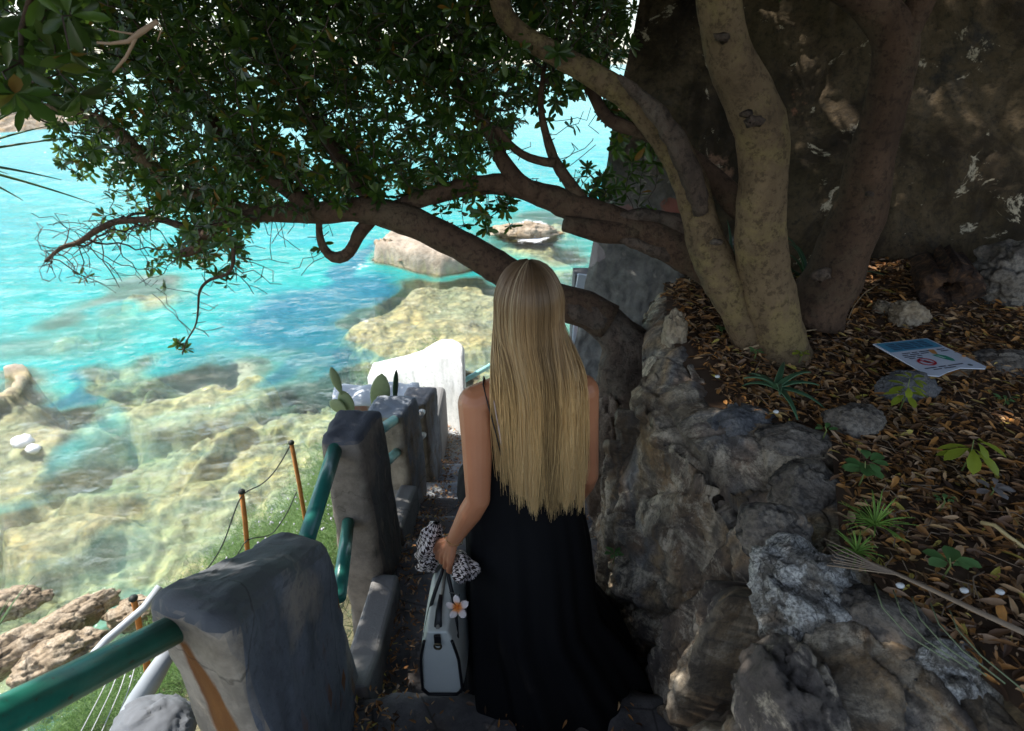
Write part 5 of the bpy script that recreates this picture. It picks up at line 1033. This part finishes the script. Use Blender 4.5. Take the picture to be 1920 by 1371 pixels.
stick([(1840, 980, 0), (1865, 985, .012), (1890, 1005, .012), (1925, 1030, 0)], .0055, m_plain('yellow_twig', (.55, .42, .20), .7), 'twig', 'thick curved yellow twig at the right edge')
stick([(1395, 655, 0), (1450, 640, .01), (1500, 622, .02), (1530, 618, .01)], .004, m_plain('tan_twig', (.40, .28, .16), .7), 'twig', 'long tan twig leaning against the foot of the thickest trunk')
stick([(1590, 600, 0), (1600, 575, .03), (1620, 550, .06), (1648, 532, .08)], .002, m_plain('tan_twig', (.40, .28, .16), .7), 'twig', 'thin upright twig right of the brown trunk')
m = MB()
for k in range(5): a = 1640+k*35; m.tube([PZ(a, 1095+k*12, -.985), PZ(a+15, 1140+k*10, -.975), PZ(a+60, 1190+k*10, -.98), PZ(a+140, 1240+k*14, -.985)], .0014, 5)
tag(m.build('creeping_runners', m_plain('runner', (.20, .24, .13), .7)), 'thin green runners trailing over the edge below the palm stalk', 'runners', kind='stuff')
# hollow log and broken rocks by the wall
lg = empty('hollow_log', tuple(PZ(1785, 585, -.97))); c = P(1782, 545, 2.35); d = Vector((.35, .85, .08)).normalized(); m = MB(); nx = d.cross(Vector((0, 0, 1))).normalized(); ny = nx.cross(d); vs = []; fs = []; n = 40
for j, (off, r) in enumerate(((.30, .10), (.04, .105), (.0, .100), (.012, .080), (-.006, .055), (.02, .035), (.08, .02))):
    for i in range(n): a = 2*math.pi*i/n; k = 1+.14*math.sin(2*a+1)+.13*math.sin(5*a+j*.6)+.09*math.sin(11*a+j)+.06*math.sin(19*a); vs.append(c+d*off+(nx*math.cos(a)+ny*math.sin(a))*r*k)
for j in range(6):
    for i in range(n): fs.append((j*n+i, j*n+(i+1) % n, (j+1)*n+(i+1) % n, (j+1)*n+i))
m.add(vs, fs); t = NT('rotten_wood'); ss = t.noise(t.coord(), 18, 8, .7, 1.5); lo = m.build('log', t.fin(t.ramp(ss, [(.35, (.012, .008, .006)), (.5, (.05, .025, .014)), (.68, (.20, .10, .045))]), .85, t.bump(ss, .9, .02))); under(lg, lo); tag(lg, 'short hollow rotten log lying at the foot of the tall wall', 'log')
boulder('broken_rock', PZ(1705, 592, -.96), (.10, .06, .06), MAT['rock_tan'], 21, label='jagged tan rock left of the hollow log', rot=(0, .4, .3), amp=.5)
boulder('broken_rock', PZ(1655, 578, -.97), (.06, .045, .035), MAT['rock_tan'], 22, label='small flat tan rock left of the jagged one by the log', rot=(0, .2, .8), amp=.5)
boulder('broken_rock', PZ(1905, 520, -.85), (.20, .12, .16), MAT['rock'], 23, label='large reddish rock at the right edge beside the hollow log', amp=.4)
# pebbles and snail shells
for k, (u, v, lab) in enumerate(((1808, 1107, 'white snail shell below the small bright green seedling'), (1875, 1110, 'white snail shell near the right edge above the palm stalk'), (1455, 772, 'white pebble below the aloe'), (1345, 706, 'white pebble left of the aloe'), (1688, 1098, 'white snail shell beneath the palm stalk'))):
    boulder('snail_shell' if 'shell' in lab else 'pebble', PZ(u, v, -.985), (.009, .007, .006), m_plain('shell_white', (.7, .7, .68), .5), 30+k, 2, label=lab, cat='snail shell' if 'shell' in lab else 'pebble', amp=.1)
# prickly pear pads beyond the posts
PEAR = m_plain('cactus_pad', (.30, .36, .17), .5, 0, .2, 25, .2); PEARD = m_plain('cactus_pad_dark', (.05, .10, .05), .5, 0, .25, 25, .2)
def pear(pads, label, base, mat=PEAR):
    root = empty('prickly_pear', tuple(base)); rows = []
    for (u0, v0, u1, v1, w, th, y, yaw) in pads:
        a = P(u0, v0, y); b = P(u1, v1, y+.02); ax_ = (b-a); L = ax_.length; ax_.normalize(); s = ax_.cross(Vector((math.sin(yaw), -math.cos(yaw), 0))).normalized(); nn2 = s.cross(ax_); R = Matrix((s, nn2, ax_)).transposed(); m = MB(); n = 20; vs = []; fs = []
        wr = w*dep(a)/FPX/2
        for j in range(15):
            t_ = j/14; pr = math.sin(math.pi*t_**1.2)**.62 if 0 < t_ < 1 else .03; pr = max(pr, .22*(1-t_))
            for i in range(n): an = 2*math.pi*i/n; vs.append(a+R @ Vector((math.cos(an)*wr*pr, math.sin(an)*.010*max(pr, .2), L*t_)))
        for j in range(14):
            for i in range(n): fs.append((j*n+i, j*n+(i+1) % n, (j+1)*n+(i+1) % n, (j+1)*n+i))
        fs += [tuple(range(n-1, -1, -1)), tuple(14*n+i for i in range(n))]; m.add(vs, fs); under(root, m.build('cactus_pad', mat if len(rows) == 0 or mat is PEARD else mat))
        rows.append(1)
    tag(root, label, 'cactus', 'prickly pears beyond the stair posts')
pear([(650, 860, 656, 775, 46, 6, 2.75, .1), (660, 785, 640, 732, 28, 6, 2.75, .2), (641, 740, 620, 688, 17, 6, 2.75, .6), (650, 772, 618, 752, 26, 6, 2.72, .1)], 'prickly pear with a thin tilted pad, leftmost behind the dark weathered post', P(650, 860, 2.75))
pear([(712, 860, 710, 775, 24, 6, 2.9, .1), (709, 785, 716, 700, 36, 6, 2.9, .1)], 'prickly pear with one broad upright pad rising in the middle of the three', P(712, 870, 2.9))
pear([(737, 830, 735, 750, 24, 6, 3.05, .2), (740, 762, 743, 692, 12, 6, 3.05, .8)], 'prickly pear with a narrow edge-on pad, rightmost of the three', P(737, 850, 3.05), PEARD)
# ------------------------------------------------------------------ slope vegetation
FEA = m_leaf('feathery_green', (.07, .15, .04), (.22, .36, .10), .4, .6)
def brush(n, xr, yr, dens, h0, h1, name, label, mat=FEA, w=.0035):
    x = rng.uniform(*xr, n); y = rng.uniform(*yr, n); q = np.stack([x, y, 0*x], 1); k = dens(x, y)+.5*fbm(q*1.4, 3, 91) > rng.uniform(.0, .9, n); x = x[k]; y = y[k]; n = len(x); z = hill(x, y)
    c1 = .5+.5*fbm(np.stack([x, y, 0*x], 1)*2.2, 3, 95); H = rng.uniform(h0, h1, n)*(.4+.9*np.clip(c1, 0, 1.2)); lvl = rng.uniform(0, 1, n)**.6
    a = rng.uniform(0, 6.28, n); d = np.stack([np.cos(a)*.7, np.sin(a)*.7, rng.uniform(.2, 1.4, n)], 1); L = rng.uniform(.04, .11, n)
    o = leaves(name, np.stack([x, y, z+H*lvl-.02], 1), d, np.stack([rng.normal(0, .5, n), rng.normal(0, .5, n), np.ones(n)], 1), L, np.full(n, w)*rng.uniform(.7, 1.6, n), rng.uniform(0, .85, n), mat, None, .2, .3); tag(o, label, 'undergrowth', kind='stuff')
brush(150000, (-4.6, -.8), (2.6, 5.9), lambda x, y: .75, .15, .72, 'shrubbery', 'feathery green shrubs on the slope behind the posts')
brush(60000, (-6.0, -.8), (.6, 2.9), lambda x, y: .35+.0*x, .08, .35, 'undergrowth', 'green undergrowth on the slope under the pipe handrail', m_leaf('dull_green', (.03, .06, .02), (.10, .15, .05), .3, .6))
x = rng.uniform(-3.6, -.9, 400); y = rng.uniform(3.0, 5.0, 400); z = hill(x, y)+rng.uniform(.2, .45, 400); m = MB()
for a, b, c in zip(x, y, z): m.ball((a, b, c), (.011,)*3, 5, 4)
tag(m.build('tiny_flowers', m_plain('pale_lilac', (.62, .58, .70), .7)), 'tiny pale flowers scattered over the green shrubs', 'flowers', kind='stuff')
# shore rocks, lower left
G2 = 'tilted slabs on the shore below'
boulder('shore_rock', PZ(55, 1215, -6.4), (.55, .24, .26), MAT['rock_tan'], 41, label='long pink-tan slab on the shore, nearest the left edge', group=G2, rot=(.2, .2, .9), amp=.35)
boulder('shore_rock', PZ(130, 1165, -6.6), (.62, .18, .22), MAT['rock_tan'], 42, label='ridged tan slab behind the pink-tan one, crossing to the water', group=G2, rot=(.1, .1, .95), amp=.35)
boulder('shore_rock', PZ(120, 1235, -6.3), (.45, .25, .25), MAT['rock_tan'], 43, label='small tan slab above the green handrail', group=G2, rot=(0, .1, .7), amp=.4)
boulder('shore_rock', PZ(20, 1130, -6.8), (.4, .25, .2), MAT['rock_tan'], 44, label='low brown rock at the water behind the spiky grass tips', group=G2, rot=(0, .1, .3), amp=.4)
boulder('shore_rock', PZ(255, 1150, -6.7), (.35, .22, .2), MAT['rock_tan'], 45, label='rounded brown rock in the water left of the near masonry post', group=G2, rot=(0, 0, .5), amp=.4)
G3 = 'rocks breaking the sea surface'
boulder('sea_rock', PZ(735, 478, SEA+.1), (.62, .6, .62), MAT['rock_tan'], 51, label='jagged cream rock standing out of the sea below the leaning branch', cat='sea rock', group=G3, amp=.85)
boulder('sea_rock', PZ(800, 488, SEA+.1), (1.0, .6, .38), MAT['rock_tan'], 52, label='low cream rock just right of the jagged one in the sea', cat='sea rock', group=G3, amp=.8, rot=(0, .2, .4))
boulder('sea_rock', PZ(870, 492, SEA), (1.2, .9, .35), MAT['rock_tan'], 53, label='flat tan rock in the sea next to the woman\'s head', cat='sea rock', group=G3, amp=.4)
boulder('sea_rock', PZ(985, 437, SEA+.05), (1.6, .8, .45), MAT['rock_tan'], 54, label='pale rock where the wave breaks, right of the head', cat='sea rock', group=G3, amp=.4)
boulder('sea_rock', PZ(42, 828, SEA+.05), (.22, .16, .14), m_plain('bleached_rock', (.8, .78, .74), .7), 55, 3, label='small white rock tip poking out near the left edge, upper of two', cat='sea rock', group=G3)
boulder('sea_rock', PZ(62, 842, SEA+.03), (.14, .11, .09), bpy.data.materials['bleached_rock'], 56, 3, label='tiny white rock tip near the left edge, lower of two', cat='sea rock', group=G3)
# far headland
hd = feat(-260, 232, 90, 262); gx, gy = np.meshgrid(np.linspace(-1, 1, 160), np.linspace(-1, 1, 60), indexing='ij'); gx = gx.ravel(); gy = gy.ravel(); q = np.stack([gx*14, gy*6, 0*gx], 1)
k = np.clip(1-np.hypot(gx*1.0, gy), 0, 1)**.6; hz = k*(2.2+2.6*np.clip(-gx*.8+.3, 0, 1)+1.1*ridged(q*.35, 4, 101))-.6*(1-k)
tag(quadmesh('headland', np.stack([hd[0]+gx*abs(hd[2])*1.0, hd[1]+gy*12+6, SEA-.3+hz], 1), grid(160, 60), MAT['rock_tan']), kind='structure')
# spiky plants at the left edge
SPK = m_plain('yucca_green', (.07, .13, .05), .45, 0, .3, 20)
yc = P(-115, 300, 2.3); yb = P(-900, 900, 2.0); rt = empty('yucca', (yb.x-.3, yb.y, hill(np.array([yb.x-.3]), np.array([yb.y]))[0])); m = MB(); m.tube([Vector(rt.location), yb, yb.lerp(yc, .5)+Vector((-.2, 0, .2)), yc], [.07, .06, .05, .045], 12, True, 1, None, .04); under(rt, m.build('stem', BR)); r_ = random.Random(4)
for i in range(46):
    a = i*2.4; e = r_.uniform(-.5, 1.2); m = MB(); blade(m, yc, (math.cos(a)*math.cos(e), math.sin(a)*math.cos(e), math.sin(e)), r_.uniform(.44, .54), .012, .15); under(rt, thick(m.build('leaf', SPK), .002))
tag(rt, 'yucca whose spiky leaf tips reach in from the left edge over the sea', 'plant')
c = PZ(-25, 1215, -3.9); rosette('spiky_grass', c, 26, .55, .010, SPK, 'spiky green leaves at the left edge above the shore slabs', 'plant', .35, (.7, 1.5), seed=12, th=.002)
# rusty stakes and cable on the slope
RUST = m_plain('rusty_iron', (.42, .17, .04), .8, 0, .5, 25, .4); CAB = m_plain('black_cable', (.015, .02, .016), .6); G4 = 'rusty stakes on the slope'
def stake(u0, v0, u1, v1, y, label, w=9):
    a = P(u0, v0, y); b = P(u1, v1, y+.02); b2 = b+(b-a)*.5; r = w/2*dep(a)/FPX; root = empty('rusty_stake', tuple(b2)); m = MB(); m.tube([a, a.lerp(b, .5)+Vector((.004, 0, 0)), b, b2], r, 10); s1 = m.build('rod', RUST); m = MB(); m.ball(a, (r*1.5, r*1.5, r*1.2), 8, 6); s2 = m.build('cable_knot', CAB); under(root, s1, s2); tag(root, label, 'stake', G4)
stake(546, 830, 574, 985, 3.0, 'tallest rusty stake, beside the upper green pipe', 8); stake(453, 922, 464, 1032, 2.7, 'middle rusty stake above the near masonry post'); stake(250, 1122, 262, 1180, 2.3, 'short rusty stake above the dark green handrail', 11); stake(268, 1200, 278, 1270, 2.2, 'stub of rusty stake under the dark green handrail', 13)
def cable(L, r, mat, label, name='cable', grp='cables strung between the stakes', cat='cable'):
    pts = [P(u, v, y) for u, v, y in L]; A = np.array([p[:] for p in pts]); s = np.linspace(0, len(A)-1, 40); C = np.stack([np.interp(s, range(len(A)), A[:, k]) for k in range(3)], 1)
    for _ in range(6): C[1:-1] = (C[:-2]+2*C[1:-1]+C[2:])/4
    m = MB(); m.tube([Vector(c) for c in C], r, 6); tag(m.build(name, mat), label, cat, grp)
cable([(546, 832, 3.0), (520, 880, 2.92), (490, 912, 2.8), (453, 922, 2.7), (436, 970, 2.6), (418, 1025, 2.5), (385, 1075, 2.4), (330, 1115, 2.35), (252, 1128, 2.3)], .004, CAB, 'upper black cable sagging between the rusty stakes'); cable([(556, 922, 3.0), (540, 960, 2.9), (510, 1005, 2.8), (462, 1010, 2.7), (440, 1050, 2.6), (420, 1090, 2.5)], .004, CAB, 'lower black cable near the shrubs')
CORD = m_plain('white_cord', (.6, .62, .64), .6)
for k, lab in enumerate(('leftmost thin white cord under the dark green handrail', 'second thin white cord from the left under the handrail', 'third thin white cord from the left under the handrail', 'rightmost thin white cord under the handrail')):
    cable([(235+k*12, 1195-k*6, 2.2), (195+k*16, 1290, 1.9), (145+k*20, 1385, 1.7), (90+k*24, 1480, 1.55)], .0028, CORD, lab, 'cord', 'white cords under the handrail', 'cord')
GALV = m_plain('grey_pipe', (.42, .46, .50), .45, 0, .15, 20)
m = MB(); m.tube([P(300, 1100, 2.3), P(270, 1140, 2.2), P(200, 1200, 2.0), P(120, 1290, 1.8)], .022, 14); tag(m.build('grey_pipe', GALV), 'pale grey pipe running just behind the dark green handrail', 'pipe')
m = MB(); m.tube([P(330, 1200, 1.75), P(290, 1265, 1.65), P(262, 1310, 1.6), P(215, 1400, 1.5), P(150, 1520, 1.4)], [.03, .045, .05, .055, .06], 18, True, 1, None, .02)
tag(m.build('drain_pipe', m_plain('grey_drain', (.30, .33, .36), .7, 0, .2, 8, .3)), 'thick grey drain pipe at the bottom left of the near masonry post', 'pipe')
boulder('concrete_lump', P(285, 1370, 1.35), (.16, .14, .12), m_plain('grey_render', (.13, .14, .155), .8, 0, .2, 6, .5), 61, label='lumpy grey concrete ledge in front of the near masonry post', cat='concrete', amp=.15)
